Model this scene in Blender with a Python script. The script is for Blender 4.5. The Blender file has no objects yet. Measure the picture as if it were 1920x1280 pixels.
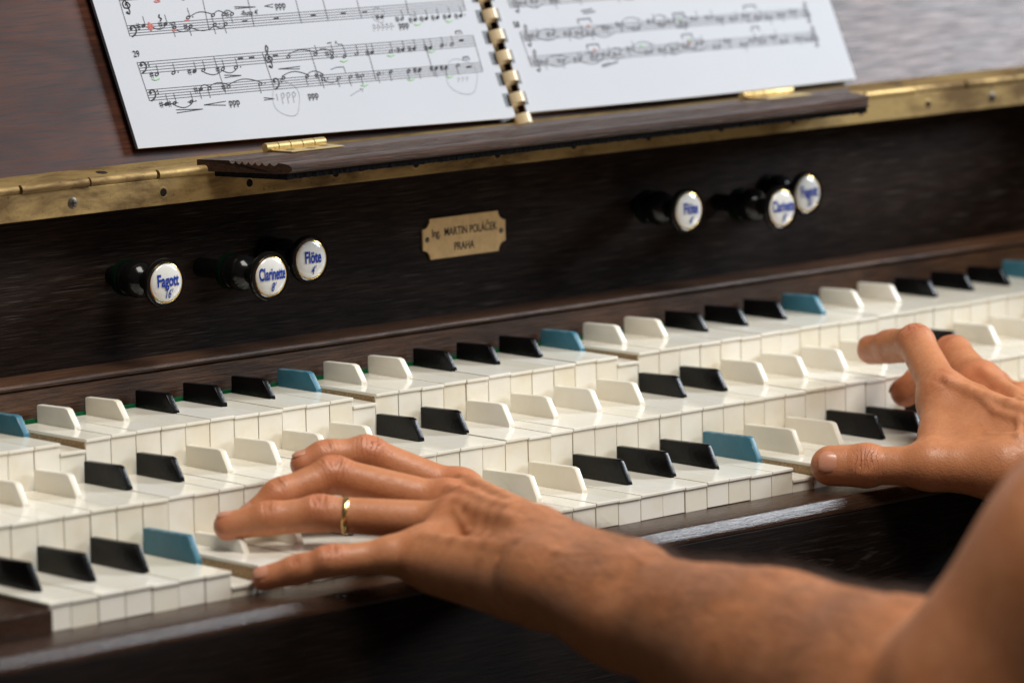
import bpy, bmesh, math, random
import numpy as np
from mathutils import Vector, Matrix

random.seed(7)
rng = np.random.default_rng(7)
S = 0.01375          # metres per key width: every length below is in key widths
C = bpy.context.scene.collection
R = math.radians

# ------------------------------------------------------------------ camera
cam_d = bpy.data.cameras.new('camera')
cam = bpy.data.objects.new('camera', cam_d)
C.objects.link(cam)
right = Vector((0.7470615530914363, -0.6643968770716243, -0.02181342774724209))
up = Vector((0.11214021381844336, 0.09361303189294835, 0.9892730526525846))
fwd = Vector((0.6552279056460927, 0.741494025597835, -0.14444030485066212))
M = Matrix((right, up, -fwd)).transposed().to_4x4()
M.translation = Vector((-80.8201466821941, -111.32240108653356, 27.36153301153313)) * S
cam.matrix_world = M
cam_d.sensor_width = 36.0
cam_d.lens = 8882.4676 / 1920 * 36
cam_d.clip_start = 0.05
cam_d.clip_end = 100
cam_d.dof.use_dof = True
cam_d.dof.focus_distance = 156.5 * S
cam_d.dof.aperture_fstop = 8.4
cam_d.dof.aperture_blades = 9
bpy.context.scene.camera = cam

# ------------------------------------------------------------------ world and lamps (an indoor scene by a window)
w = bpy.data.worlds.new('World')
bpy.context.scene.world = w
w.use_nodes = True
bg = w.node_tree.nodes['Background']
bg.inputs[0].default_value = (1.0, 0.90, 0.79, 1)
bg.inputs[1].default_value = 0.055


def area(name, loc, target, size, sizey, power, col, spread=180):
    d = bpy.data.lights.new(name, 'AREA')
    d.shape = 'RECTANGLE'
    d.size, d.size_y = size, sizey
    d.energy = power
    d.color = col
    d.spread = R(spread)
    o = bpy.data.objects.new(name, d)
    C.objects.link(o)
    o.location = loc
    o.rotation_euler = (Vector(target) - Vector(loc)).to_track_quat('-Z', 'Y').to_euler()
    return o


mid = Vector((30, 6, 4)) * S
area('window_light', mid + Vector((0.83, -0.37, 0.47)) * 2.4, mid, 0.70, 1.15, 66, (0.86, 0.93, 1.0))
area('room_light', mid + Vector((-0.10, -0.45, 1.0)) * 2.4, mid, 1.2, 1.2, 72, (1.0, 0.955, 0.885))
vs = bpy.context.scene.view_settings
vs.view_transform = 'Standard'
vs.look = 'None'
vs.exposure = 0.0
vs.gamma = 1.0

# ------------------------------------------------------------------ materials


def mat(name):
    m = bpy.data.materials.new(name)
    m.use_nodes = True
    nt = m.node_tree
    b = nt.nodes['Principled BSDF']
    return m, nt, b


def N(nt, t, **kw):
    n = nt.nodes.new(t)
    for k, v in kw.items():
        if k in n.inputs.keys() if isinstance(k, str) else False:
            n.inputs[k].default_value = v
        else:
            setattr(n, k, v)
    return n


def coords(nt, scale, kind='Object'):
    tc = N(nt, 'ShaderNodeTexCoord')
    mp = N(nt, 'ShaderNodeMapping')
    mp.inputs['Scale'].default_value = scale
    nt.links.new(tc.outputs[kind], mp.inputs[0])
    return mp.outputs[0]


def noise(nt, vec, scale, detail=4, rough=0.6, dist=0.0):
    n = N(nt, 'ShaderNodeTexNoise')
    n.inputs['Scale'].default_value = scale
    n.inputs['Detail'].default_value = detail
    n.inputs['Roughness'].default_value = rough
    n.inputs['Distortion'].default_value = dist
    nt.links.new(vec, n.inputs['Vector'])
    return n.outputs['Fac']


def ramp(nt, fac, stops):
    r = N(nt, 'ShaderNodeValToRGB')
    el = r.color_ramp.elements
    while len(el) < len(stops):
        el.new(0.5)
    for e, (p, c) in zip(el, stops):
        e.position = p
        e.color = (c[0], c[1], c[2], 1) if len(c) == 3 else c
    nt.links.new(fac, r.inputs[0])
    return r.outputs[0]


def mixc(nt, fac, a, b, mode='MIX'):
    m = N(nt, 'ShaderNodeMix', data_type='RGBA', blend_type=mode)
    for sock, v in ((m.inputs[0], fac), (m.inputs[6], a), (m.inputs[7], b)):
        if hasattr(v, 'is_linked') or hasattr(v, 'node'):
            nt.links.new(v, sock)
        elif isinstance(v, (int, float)):
            sock.default_value = v
        else:
            sock.default_value = (*v, 1)
    return m.outputs[2]


def bump(nt, b, h, strength, dist=0.001, prev=None):
    n = N(nt, 'ShaderNodeBump')
    n.inputs['Strength'].default_value = strength
    n.inputs['Distance'].default_value = dist
    nt.links.new(h, n.inputs['Height'])
    if prev is not None:
        nt.links.new(prev, n.inputs['Normal'])
    nt.links.new(n.outputs[0], b.inputs['Normal'])
    return n.outputs[0]


def wood(name, dark, light, scl=(1, 1, 1), rough=0.4, flecks=0.0, bumpy=0.4, fine=900, coat=0.0, broad=14, spec=0.5,
         fleckcol=(0.17, 0.145, 0.125), rings=None):
    """grain runs along X"""
    m, nt, b = mat(name)
    v = coords(nt, (0.06 * scl[0], 1.0 * scl[1], 1.0 * scl[2]))
    vb = coords(nt, (0.25 * scl[0], 1.0 * scl[1], 1.0 * scl[2]))
    f1 = noise(nt, v, fine, 5, 0.7, 0.2)
    f2 = noise(nt, vb, broad, 3, 0.55, 1.5)
    c1 = ramp(nt, f2, [(0.32, dark), (0.68, light)])
    c2 = ramp(nt, f1, [(0.36, tuple(x * 0.5 for x in dark)), (0.62, (1, 1, 1))])
    col = mixc(nt, 0.75, c1, c2, 'MULTIPLY')
    if flecks:
        vf = coords(nt, (0.012 * scl[0], 1.0 * scl[1], 1.0 * scl[2]))
        ff = noise(nt, vf, fine * 3.6, 2, 0.5, 0.1)
        gate = noise(nt, coords(nt, (0.3, 1, 1)), 30, 3, 0.6)
        fr = ramp(nt, ff, [(0.615, (0, 0, 0)), (0.70, (1, 1, 1))])
        gr = ramp(nt, gate, [(0.28, (0.12, 0.12, 0.12)), (0.68, (1, 1, 1))])
        fm = mixc(nt, 1.0, fr, gr, 'MULTIPLY')
        fm2 = mixc(nt, 1.0, fm, (flecks, flecks, flecks), 'MULTIPLY')
        col = mixc(nt, fm2, col, fleckcol)
    if rings:
        tc = N(nt, 'ShaderNodeTexCoord')
        mp = N(nt, 'ShaderNodeMapping')
        mp.vector_type = 'TEXTURE'
        mp.inputs['Location'].default_value = (rings[0] * S, 0, rings[1] * S)
        mp.inputs['Scale'].default_value = (5.5, 1, 1)
        nt.links.new(tc.outputs['Object'], mp.inputs[0])
        wv = N(nt, 'ShaderNodeTexWave', wave_type='RINGS', rings_direction='Y')
        wv.inputs['Scale'].default_value = 70
        wv.inputs['Distortion'].default_value = 2.5
        wv.inputs['Detail'].default_value = 3
        wv.inputs['Detail Scale'].default_value = 2.0
        nt.links.new(mp.outputs[0], wv.inputs['Vector'])
        brk = noise(nt, coords(nt, (0.12, 1, 1)), 900, 3, 0.6)
        ln = mixc(nt, 1.0, ramp(nt, wv.outputs['Fac'], [(0.80, (0, 0, 0)), (0.97, (1, 1, 1))]), ramp(nt, brk, [(0.45, (0, 0, 0)), (0.62, (1, 1, 1))]), 'MULTIPLY')
        vl = N(nt, 'ShaderNodeVectorMath', operation='LENGTH')
        nt.links.new(mp.outputs[0], vl.inputs[0])
        ln = mixc(nt, 1.0, ln, ramp(nt, vl.outputs['Value'], [(0.018, (0.55, 0.55, 0.55)), (0.034, (0, 0, 0))]), 'MULTIPLY')
        col = mixc(nt, ln, col, (0.13, 0.11, 0.10))
    nt.links.new(col, b.inputs['Base Color'])
    rr = ramp(nt, f1, [(0.3, (rough + 0.18,) * 3), (0.65, (rough,) * 3)])
    nt.links.new(rr, b.inputs['Roughness'])
    b.inputs['Specular IOR Level'].default_value = spec
    b.inputs['Coat Weight'].default_value = coat
    b.inputs['Coat Roughness'].default_value = 0.25
    bump(nt, b, f1, bumpy, 0.0006)
    return m


MAT = {}
MAT['panel'] = wood('panel_wood', (0.010, 0.0052, 0.0034), (0.024, 0.0125, 0.008), rough=0.6, flecks=0.62, bumpy=0.5, spec=0.11)
MAT['slip'] = wood('slip_wood', (0.036, 0.015, 0.007), (0.120, 0.054, 0.025), rough=0.42, flecks=0.35, bumpy=0.6, spec=0.3,
                   fleckcol=(0.3, 0.24, 0.2))
MAT['rail'] = wood('rail_wood', (0.030, 0.013, 0.007), (0.070, 0.033, 0.018), rough=0.16, flecks=0.2, bumpy=0.38, fine=1300, spec=0.55, coat=0.0)
MAT['front'] = wood('front_wood', (0.006, 0.003, 0.002), (0.016, 0.008, 0.005), rough=0.55, flecks=0.15, bumpy=0.4, spec=0.12, rings=(29.0, -2.9))
MAT['lid'] = wood('lid_wood', (0.040, 0.013, 0.008), (0.118, 0.042, 0.024), rough=0.29, bumpy=0.05, broad=26, coat=0.0, spec=0.27, fine=620)
MAT['ledge'] = wood('ledge_wood', (0.045, 0.022, 0.013), (0.085, 0.040, 0.024), rough=0.30, flecks=0.25, bumpy=0.6, spec=0.4)
MAT['keywood'] = wood('key_wood', (0.42, 0.27, 0.13), (0.60, 0.43, 0.24), rough=0.6, bumpy=0.3)


def plain(name, col, rough, spec=0.5, metal=0.0, coat=0.0, var=0.0, vscale=60, bmp=0.0, bscale=300, sss=0.0):
    m, nt, b = mat(name)
    b.inputs['Base Color'].default_value = (*col, 1)
    b.inputs['Roughness'].default_value = rough
    b.inputs['Specular IOR Level'].default_value = spec
    b.inputs['Metallic'].default_value = metal
    b.inputs['Coat Weight'].default_value = coat
    b.inputs['Coat Roughness'].default_value = 0.08
    if var:
        f = noise(nt, coords(nt, (1, 1, 1)), vscale, 4, 0.6)
        c = ramp(nt, f, [(0.3, tuple(x * (1 - var) for x in col)), (0.7, tuple(min(1, x * (1 + var * 0.6)) for x in col))])
        nt.links.new(c, b.inputs['Base Color'])
    if bmp:
        f = noise(nt, coords(nt, (1, 1, 1)), bscale, 3, 0.6)
        bump(nt, b, f, bmp, 0.0005)
    if sss:
        b.inputs['Subsurface Weight'].default_value = sss
        b.inputs['Subsurface Radius'].default_value = (0.004, 0.0025, 0.0015)
        b.inputs['Subsurface Scale'].default_value = 0.3
    return m


def ivory(name, col, grime, rough, spec=0.5):
    """aged ivory: tone changes from key to key, faint stains, warm grime"""
    m, nt, b = mat(name)
    oi = N(nt, 'ShaderNodeObjectInfo')
    v = coords(nt, (1, 1, 1))
    vv = N(nt, 'ShaderNodeVectorMath', operation='ADD')
    sc = N(nt, 'ShaderNodeVectorMath', operation='SCALE')
    nt.links.new(oi.outputs['Location'], sc.inputs[0])
    sc.inputs['Scale'].default_value = 7.0
    nt.links.new(v, vv.inputs[0])
    nt.links.new(sc.outputs[0], vv.inputs[1])
    f = noise(nt, vv.outputs[0], 55, 4, 0.6)
    c = ramp(nt, f, [(0.30, grime), (0.52, col), (0.9, tuple(min(1, x * 1.03) for x in col))])
    rv = ramp(nt, oi.outputs['Random'], [(0.0, (0.92, 0.895, 0.83)), (0.45, (1, 1, 1)), (1.0, (0.96, 0.945, 0.90))])
    c = mixc(nt, 1.0, c, rv, 'MULTIPLY')
    nt.links.new(c, b.inputs['Base Color'])
    b.inputs['Roughness'].default_value = rough
    b.inputs['Specular IOR Level'].default_value = spec
    f2 = noise(nt, vv.outputs[0], 160, 3, 0.5)
    bump(nt, b, f2, 0.025, 0.0004)
    return m


MAT['ivory'] = ivory('key_ivory', (0.84, 0.812, 0.738), (0.81, 0.765, 0.665), 0.11)
MAT['tile'] = ivory('key_front_ivory', (0.82, 0.778, 0.685), (0.77, 0.705, 0.575), 0.20)
MAT['white'] = ivory('white_sharp', (0.80, 0.758, 0.675), (0.76, 0.705, 0.605), 0.30)
MAT['black'] = plain('black_sharp', (0.004, 0.004, 0.0045), 0.26, spec=0.22, var=0.3, bmp=0.25, bscale=420)


def blue_paint():
    m, nt, b = mat('blue_sharp')
    v = coords(nt, (1, 1, 1))
    f = noise(nt, v, 150, 4, 0.65)
    g = N(nt, 'ShaderNodeNewGeometry')
    be = N(nt, 'ShaderNodeBevel')
    be.samples = 4
    be.inputs['Radius'].default_value = 0.0007
    dt = N(nt, 'ShaderNodeVectorMath', operation='DOT_PRODUCT')
    nt.links.new(be.outputs[0], dt.inputs[0])
    nt.links.new(g.outputs['Normal'], dt.inputs[1])
    wear = mixc(nt, 1.0, ramp(nt, dt.outputs['Value'], [(0.80, (1, 1, 1)), (0.95, (0, 0, 0))]),
                ramp(nt, f, [(0.50, (0, 0, 0)), (0.58, (1, 1, 1))]), 'MULTIPLY')
    base = ramp(nt, f, [(0.3, (0.040, 0.148, 0.212)), (0.7, (0.052, 0.180, 0.250))])
    nt.links.new(mixc(nt, wear, base, (0.55, 0.52, 0.46)), b.inputs['Base Color'])
    b.inputs['Roughness'].default_value = 0.4
    bump(nt, b, f, 0.25, 0.0004)
    return m


MAT['blue'] = blue_paint()


def brass(name, col, dull, rough, stain=0.6, sx=1.0):
    m, nt, b = mat(name)
    v = coords(nt, (1 * sx, 1, 1))
    f = noise(nt, coords(nt, (0.35 * sx, 1, 1)), 60, 6, 0.68, 0.4)
    f2 = noise(nt, coords(nt, (0.05, 1, 1)), 900, 4, 0.7)
    sp = noise(nt, v, 420, 3, 0.6)
    c = ramp(nt, f, [(0.36, dull), (0.56, col), (0.9, tuple(min(1, x * 1.1) for x in col))])
    spots = ramp(nt, sp, [(0.27, (0.25, 0.2, 0.15)), (0.36, (1, 1, 1))])
    c = mixc(nt, stain, c, spots, 'MULTIPLY')
    nt.links.new(c, b.inputs['Base Color'])
    b.inputs['Metallic'].default_value = 0.75
    rr = ramp(nt, f, [(0.3, (rough + 0.25,) * 3), (0.7, (rough,) * 3)])
    nt.links.new(rr, b.inputs['Roughness'])
    bump(nt, b, f2, 0.12, 0.0004)
    return m


MAT['brass'] = brass('aged_brass', (0.47, 0.325, 0.132), (0.16, 0.098, 0.040), 0.44, 0.95)
MAT['brass_new'] = brass('polished_brass', (0.66, 0.50, 0.23), (0.45, 0.32, 0.13), 0.30, 0.4)
MAT['plate'] = plain('plate_brass', (0.74, 0.49, 0.215), 0.5, metal=0.05, var=0.15, vscale=200)
MAT['gilt'] = plain('gilt', (0.95, 0.62, 0.18), 0.12, metal=1.0)
MAT['gold'] = plain('gold', (0.95, 0.66, 0.30), 0.24, metal=1.0)
MAT['porcelain'] = plain('porcelain', (0.72, 0.72, 0.69), 0.07, coat=1.0, var=0.06, vscale=140)
MAT['ebony'] = plain('ebony', (0.005, 0.005, 0.005), 0.16, spec=0.3)
MAT['ink_blue'] = plain('blue_enamel', (0.012, 0.045, 0.30), 0.2)
MAT['ink'] = plain('ink', (0.04, 0.04, 0.046), 0.7, spec=0.2)
MAT['grey_ink'] = plain('staff_ink', (0.10, 0.10, 0.115), 0.7, spec=0.2)
MAT['soft_ink'] = plain('soft_ink', (0.20, 0.205, 0.23), 0.7, spec=0.2)
MAT['pencil'] = plain('pencil', (0.30, 0.31, 0.34), 0.6, spec=0.2)
MAT['green_ink'] = plain('green_marker', (0.22, 0.52, 0.14), 0.6)
MAT['red_ink'] = plain('red_marker', (0.50, 0.11, 0.09), 0.6)
MAT['paper'] = plain('paper', (0.51, 0.53, 0.575), 0.75, spec=0.2, var=0.012, vscale=30, bmp=0.1, bscale=60)
MAT['card'] = plain('black_card', (0.02, 0.022, 0.028), 0.35)
MAT['comb'] = plain('comb_plastic', (0.60, 0.47, 0.29), 0.25, var=0.1)
MAT['felt_dark'] = plain('dark_green_felt', (0.001, 0.006, 0.0025), 0.95, spec=0.05, var=0.3, vscale=700, bmp=0.6, bscale=900)
MAT['felt'] = plain('green_felt', (0.006, 0.10, 0.035), 0.95, spec=0.1, var=0.3, vscale=700, bmp=0.6, bscale=900)
MAT['blackfelt'] = plain('black_felt', (0.012, 0.013, 0.016), 0.95, spec=0.1, var=0.4, vscale=700, bmp=0.8, bscale=900)
MAT['steel'] = plain('screw_steel', (0.17, 0.155, 0.13), 0.4, metal=1.0)
MAT['dark'] = plain('dark_gap', (0.012, 0.008, 0.006), 0.8, spec=0.1)


def skin():
    """tint.r = redness, tint.g = where the joints fold, tint.b = distance along the finger (drives the fold lines)"""
    m, nt, b = mat('skin')
    v = coords(nt, (1, 1, 1))
    att = N(nt, 'ShaderNodeVertexColor')
    att.layer_name = 'tint'
    f = noise(nt, v, 60, 5, 0.62)
    f2 = noise(nt, v, 330, 4, 0.65)
    base = ramp(nt, f, [(0.25, (0.48, 0.182, 0.072)), (0.75, (0.595, 0.262, 0.130))])
    sp = ramp(nt, f2, [(0.3, (0.88, 0.82, 0.79)), (0.62, (1, 1, 1))])
    col = mixc(nt, 0.8, base, sp, 'MULTIPLY')
    sep = N(nt, 'ShaderNodeSeparateColor')
    nt.links.new(att.outputs[0], sep.inputs[0])
    col = mixc(nt, sep.outputs[0], col, (0.56, 0.165, 0.090))
    wob = noise(nt, v, 190, 2, 0.5)
    ma = N(nt, 'ShaderNodeMath', operation='MULTIPLY_ADD')
    nt.links.new(wob, ma.inputs[0])
    ma.inputs[1].default_value = 0.34
    nt.links.new(sep.outputs[2], ma.inputs[2])
    mu = N(nt, 'ShaderNodeMath', operation='MULTIPLY')
    nt.links.new(ma.outputs[0], mu.inputs[0])
    mu.inputs[1].default_value = 2 * math.pi / 0.150
    si = N(nt, 'ShaderNodeMath', operation='SINE')
    nt.links.new(mu.outputs[0], si.inputs[0])
    ln = ramp(nt, si.outputs[0], [(0.66, (0, 0, 0)), (0.99, (1, 1, 1))])
    brk = ramp(nt, noise(nt, v, 240, 2, 0.5), [(0.35, (0.35, 0.35, 0.35)), (0.6, (1, 1, 1))])
    fold = mixc(nt, 1.0, mixc(nt, 1.0, ln, brk, 'MULTIPLY'), sep.outputs[1], 'MULTIPLY')
    fd = mixc(nt, 1.0, fold, (0.75, 0.75, 0.75), 'MULTIPLY')
    col = mixc(nt, fd, col, (0.25, 0.062, 0.030))
    nt.links.new(col, b.inputs['Base Color'])
    rr = ramp(nt, f2, [(0.3, (0.56, 0.56, 0.56)), (0.7, (0.36, 0.36, 0.36))])
    nt.links.new(rr, b.inputs['Roughness'])
    b.inputs['Specular IOR Level'].default_value = 0.42
    b.inputs['Subsurface Weight'].default_value = 0.10
    b.inputs['Subsurface Radius'].default_value = (0.004, 0.0016, 0.0008)
    b.inputs['Subsurface Scale'].default_value = 0.5
    vo = N(nt, 'ShaderNodeTexVoronoi')
    vo.inputs['Scale'].default_value = 1000
    nt.links.new(v, vo.inputs['Vector'])
    b1 = bump(nt, b, vo.outputs['Distance'], 0.16, 0.0006)
    f3 = noise(nt, coords(nt, (1, 1, 1)), 170, 4, 0.65)
    b2 = bump(nt, b, f3, 0.15, 0.0012, b1)
    inv = N(nt, 'ShaderNodeInvert')
    nt.links.new(fold, inv.inputs['Color'])
    bump(nt, b, inv.outputs[0], 0.55, 0.0010, b2)
    return m


MAT['skin'] = skin()
MAT['nail'] = plain('nail', (0.60, 0.275, 0.175), 0.28, var=0.06, vscale=300, coat=0.3, sss=0.15)
MAT['hair'] = plain('hair', (0.045, 0.022, 0.012), 0.5)

# ------------------------------------------------------------------ object helpers


def link(o, parent=None):
    C.objects.link(o)
    if parent is not None:
        o.parent = parent
        # every part keeps its world place: undo the parent's own shift
        o.matrix_parent_inverse = Matrix.Translation(-Vector(parent.location))
    return o


def me(name, verts, faces, mats, smooth=False, mi=None):
    m = bpy.data.meshes.new(name)
    m.from_pydata([tuple(c * S for c in v) for v in verts], [], faces)
    for x in (mats if isinstance(mats, (list, tuple)) else [mats]):
        m.materials.append(x)
    if mi is not None:
        m.polygons.foreach_set('material_index', mi)
    if smooth:
        m.polygons.foreach_set('use_smooth', [True] * len(m.polygons))
    m.update()
    return m


def ob(name, mesh, parent=None, loc=None):
    o = bpy.data.objects.new(name, mesh)
    if loc is not None:
        o.location = Vector(loc) * S
    return link(o, parent)


def from_bm(name, bm, mats, smooth=False):
    bmesh.ops.recalc_face_normals(bm, faces=bm.faces)
    m = bpy.data.meshes.new(name)
    for v in bm.verts:
        v.co *= S
    bm.to_mesh(m)
    bm.free()
    for x in (mats if isinstance(mats, (list, tuple)) else [mats]):
        m.materials.append(x)
    if smooth:
        m.polygons.foreach_set('use_smooth', [True] * len(m.polygons))
    if any(p.use_smooth for p in m.polygons):
        m.set_sharp_from_angle(angle=R(42))
    return m


def bm_box(bm, x0, x1, y0, y1, z0, z1, bev=0.0, seg=1, z1b=None):
    """box; z1b = height of the top at the y1 side"""
    zb = z1 if z1b is None else z1b
    vs = [bm.verts.new(p) for p in ((x0, y0, z0), (x1, y0, z0), (x1, y1, z0), (x0, y1, z0),
                                    (x0, y0, z1), (x1, y0, z1), (x1, y1, zb), (x0, y1, zb))]
    fs = [bm.faces.new([vs[i] for i in f]) for f in ((0, 3, 2, 1), (4, 5, 6, 7), (0, 1, 5, 4), (1, 2, 6, 5), (2, 3, 7, 6), (3, 0, 4, 7))]
    if bev:
        es = list({e for f in fs for e in f.edges})
        bmesh.ops.bevel(bm, geom=es, offset=bev, segments=seg, affect='EDGES', profile=0.6)
    return bm


def box(name, x0, x1, y0, y1, z0, z1, m, parent=None, bev=0.0, seg=1):
    bm = bm_box(bmesh.new(), x0, x1, y0, y1, z0, z1, bev, seg)
    return ob(name, from_bm(name, bm, m), parent)


def profile(name, pts, x0, x1, m, parent=None, smooth=False):
    """closed (Y, Z) profile swept along X"""
    n = len(pts)
    vs = [(x0, y, z) for y, z in pts] + [(x1, y, z) for y, z in pts]
    fs = [(i, (i + 1) % n, n + (i + 1) % n, n + i) for i in range(n)]
    fs += [tuple(range(n))[::-1], tuple(range(n, 2 * n))]
    bm = bmesh.new()
    bv = [bm.verts.new(v) for v in vs]
    for f in fs:
        bm.faces.new([bv[i] for i in f])
    mm = from_bm(name, bm, m)
    if smooth:
        for p in mm.polygons[:n]:
            p.use_smooth = True
        mm.set_sharp_from_angle(angle=R(35))
    return ob(name, mm, parent)


def lathe(bm, prof, cx, cy, cz, seg=40, axis='y'):
    """prof: list of (radius, offset along -Y)"""
    rings = []
    for r, d in prof:
        if r < 1e-5:
            rings.append([bm.verts.new((cx, cy - d, cz))])
        else:
            rings.append([bm.verts.new((cx + r * math.cos(2 * math.pi * k / seg), cy - d, cz + r * math.sin(2 * math.pi * k / seg)))
                          for k in range(seg)])
    for a, b in zip(rings, rings[1:]):
        for k in range(seg):
            k2 = (k + 1) % seg
            if len(a) == 1 and len(b) == 1:
                continue
            if len(a) == 1:
                bm.faces.new((a[0], b[k], b[k2]))
            elif len(b) == 1:
                bm.faces.new((a[k], a[k2], b[0]))
            else:
                bm.faces.new((a[k], a[k2], b[k2], b[k]))
    return bm


def text_mesh(name, txt, size, m, bold=0.0, sx=1.0, shear=0.0, thick=0.004):
    cu = bpy.data.curves.new(name, 'FONT')
    cu.body = txt
    cu.size = size * S
    cu.align_x = 'CENTER'
    cu.align_y = 'CENTER'
    cu.offset = bold * S
    cu.shear = shear
    cu.extrude = thick * S
    o = bpy.data.objects.new(name, cu)
    C.objects.link(o)
    o.scale = (sx, 1, 1)
    dg = bpy.context.evaluated_depsgraph_get()
    mm = bpy.data.meshes.new_from_object(o.evaluated_get(dg))
    mm.transform(Matrix.Diagonal((sx, 1, 1, 1)))
    bpy.data.objects.remove(o)
    mm.name = name
    mm.materials.clear()
    mm.materials.append(m)
    return mm


def empty(name, label, cat, loc, group=None):
    o = bpy.data.objects.new(name, None)
    o.empty_display_size = 0.02
    C.objects.link(o)
    o.location = Vector(loc) * S
    o['label'] = label
    o['category'] = cat
    if group:
        o['group'] = group
    return o


# ------------------------------------------------------------------ the harmonium
X0, X1 = -0.85, 59.15
harm = empty('harmonium', 'dark wooden reed organ with three stepped rows of narrow ivory keys under an open lid', 'harmonium', (29, 7, -9))

# case: front board, key rail, slip, stop panel, sides, top
box('front_board', X0 - 4, X1 + 4, -2.006, -1.7, -30, -1.36, MAT['front'], harm, 0.05)
profile('key_rail', [(0.6, -0.90), (0.0, -0.86), (-1.76, -0.86), (-1.81, -0.875), (-1.85, -0.92), (-1.99, -1.19), (-2.01, -1.24), (-2.01, -1.355), (0.6, -1.355)],
        X0 - 4, X1 + 4, MAT['rail'], harm, True)
box('key_bed', X0 - 4, X1 + 4, -1.6, 16, -2.4, -1.37, MAT['front'], harm)
box('left_cheek_block'.replace('left_', ''), X0 - 4, X0 - 0.04, -0.3, 3.0, -0.855, -0.13, MAT['rail'], harm, 0.04, 2)
box('cheek_block', X1 + 0.04, X1 + 4, -0.3, 3.0, -0.855, -0.13, MAT['rail'], harm, 0.04, 2)
box('side_panel', X0 - 2.4, X0 - 0.05, 3.01, 24, -1.36, 9.3, MAT['panel'], harm, 0.05, 2)
box('side_panel', X1 + 0.05, X1 + 2.4, 3.01, 24, -1.36, 10.3, MAT['panel'], harm, 0.05, 2)
profile('key_slip', [(12.55, 1.8), (12.55, 3.98), (12.62, 4.02), (12.50, 4.06), (12.46, 4.14), (12.50, 4.22), (12.60, 4.26), (14.0, 4.27), (14.0, 1.8)],
        X0, X1, MAT['slip'], harm, True)
box('felt_strip', X0, X1, 12.38, 12.54, 2.75, 3.06, MAT['felt'], harm)
box('stop_panel', X0, X1, 14.01, 14.6, 4.0, 10.3, MAT['panel'], harm)
box('top_board', X0 - 2.4, X1 + 2.4, 12.93, 24, 9.46, 10.25, MAT['panel'], harm, 0.03)

# naturals and sharps
ROWS = [(0.0, 0.0, 0.86), (4.343, 1.582, 1.75), (8.565, 2.944, 1.55)]       # front edge Y, top Z, height of the front tile
LEN = [4.34, 4.22, 3.95]
PRESSED = {(0, 6): 0.50, (0, 30): 0.42, (2, 6): 0.33, (2, 18): 0.33, (2, 30): 0.27, (2, 42): 0.06}
nat = {}
for r in range(3):
    Y, Z, H = ROWS[r]
    L = LEN[r]
    bm = bmesh.new()
    bm_box(bm, 0.018, 0.982, 0.07, L, -H + 0.02, -0.11)
    body = from_bm('natural_key', bm, MAT['keywood'])
    bm = bmesh.new()
    bm_box(bm, 0.009, 0.991, -0.045, L, -0.108, 0.0, 0.024, 2)
    top = from_bm('key_top', bm, MAT['ivory'])
    bm = bmesh.new()
    bm_box(bm, 0.013, 0.987, 0.0, 0.068, -H, -0.11, 0.012, 1)
    frt = from_bm('key_front', bm, MAT['tile'])
    nat[r] = (body, top, frt)
for r in range(3):
    Y, Z, H = ROWS[r]
    body, top, frt = nat[r]
    for n in range(-1, 59):
        if r == 0 and n == -1:
            n0 = -0.83
        else:
            n0 = n
        dz = rng.normal(0, 0.014)
        drop = PRESSED.get((r, n), 0.0)
        dx = rng.normal(0, 0.006)
        k = ob('natural_key', body, harm, (n0 + dx, Y + rng.normal(0, 0.008), Z + dz - drop * 0.999))
        for nm, mm in (('key_top', top), ('key_front', frt)):
            o = bpy.data.objects.new(nm, mm)
            C.objects.link(o)
            o.parent = k
        k.rotation_euler = (R(drop * 3.0), R(rng.normal(0, 0.18)), R(rng.normal(0, 0.12)))
        if n0 == -0.83:
            k.scale = (0.82, 1, 1)
        if drop > 0.2:
            k['label'] = 'ivory natural key pressed down below its neighbours'

SH = [(1.58, 2.64, 0.829, 0.417), (1.92, 2.19, 0.740, 0.430), (1.76, 2.04, 0.650, 0.441)]


def sharp_mesh(r, m):
    d, L, h, s = SH[r]
    hw = 0.12
    bm = bmesh.new()
    prof = [(0, -0.3), (0.0, 0.10), (s * 0.86, h - 0.04), (s + 0.10, h), (L, h - 0.05), (L, -0.3)]
    n = len(prof)
    a = [bm.verts.new((-hw, y, z)) for y, z in prof]
    b = [bm.verts.new((hw, y, z)) for y, z in prof]
    for i in range(n):
        bm.faces.new((a[i], a[(i + 1) % n], b[(i + 1) % n], b[i]))
    bm.faces.new(a[::-1])
    bm.faces.new(b)
    bmesh.ops.recalc_face_normals(bm, faces=bm.faces)
    es = [e for e in bm.edges if e.calc_length() > 0.02 and all(v.co.z > -0.25 for v in e.verts)]
    bmesh.ops.bevel(bm, geom=es, offset=0.045, segments=2, affect='EDGES', profile=0.55)
    mm = from_bm('sharp', bm, m)
    for p in mm.polygons:
        p.use_smooth = True
    mm.set_sharp_from_angle(angle=R(28))
    return mm


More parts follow.
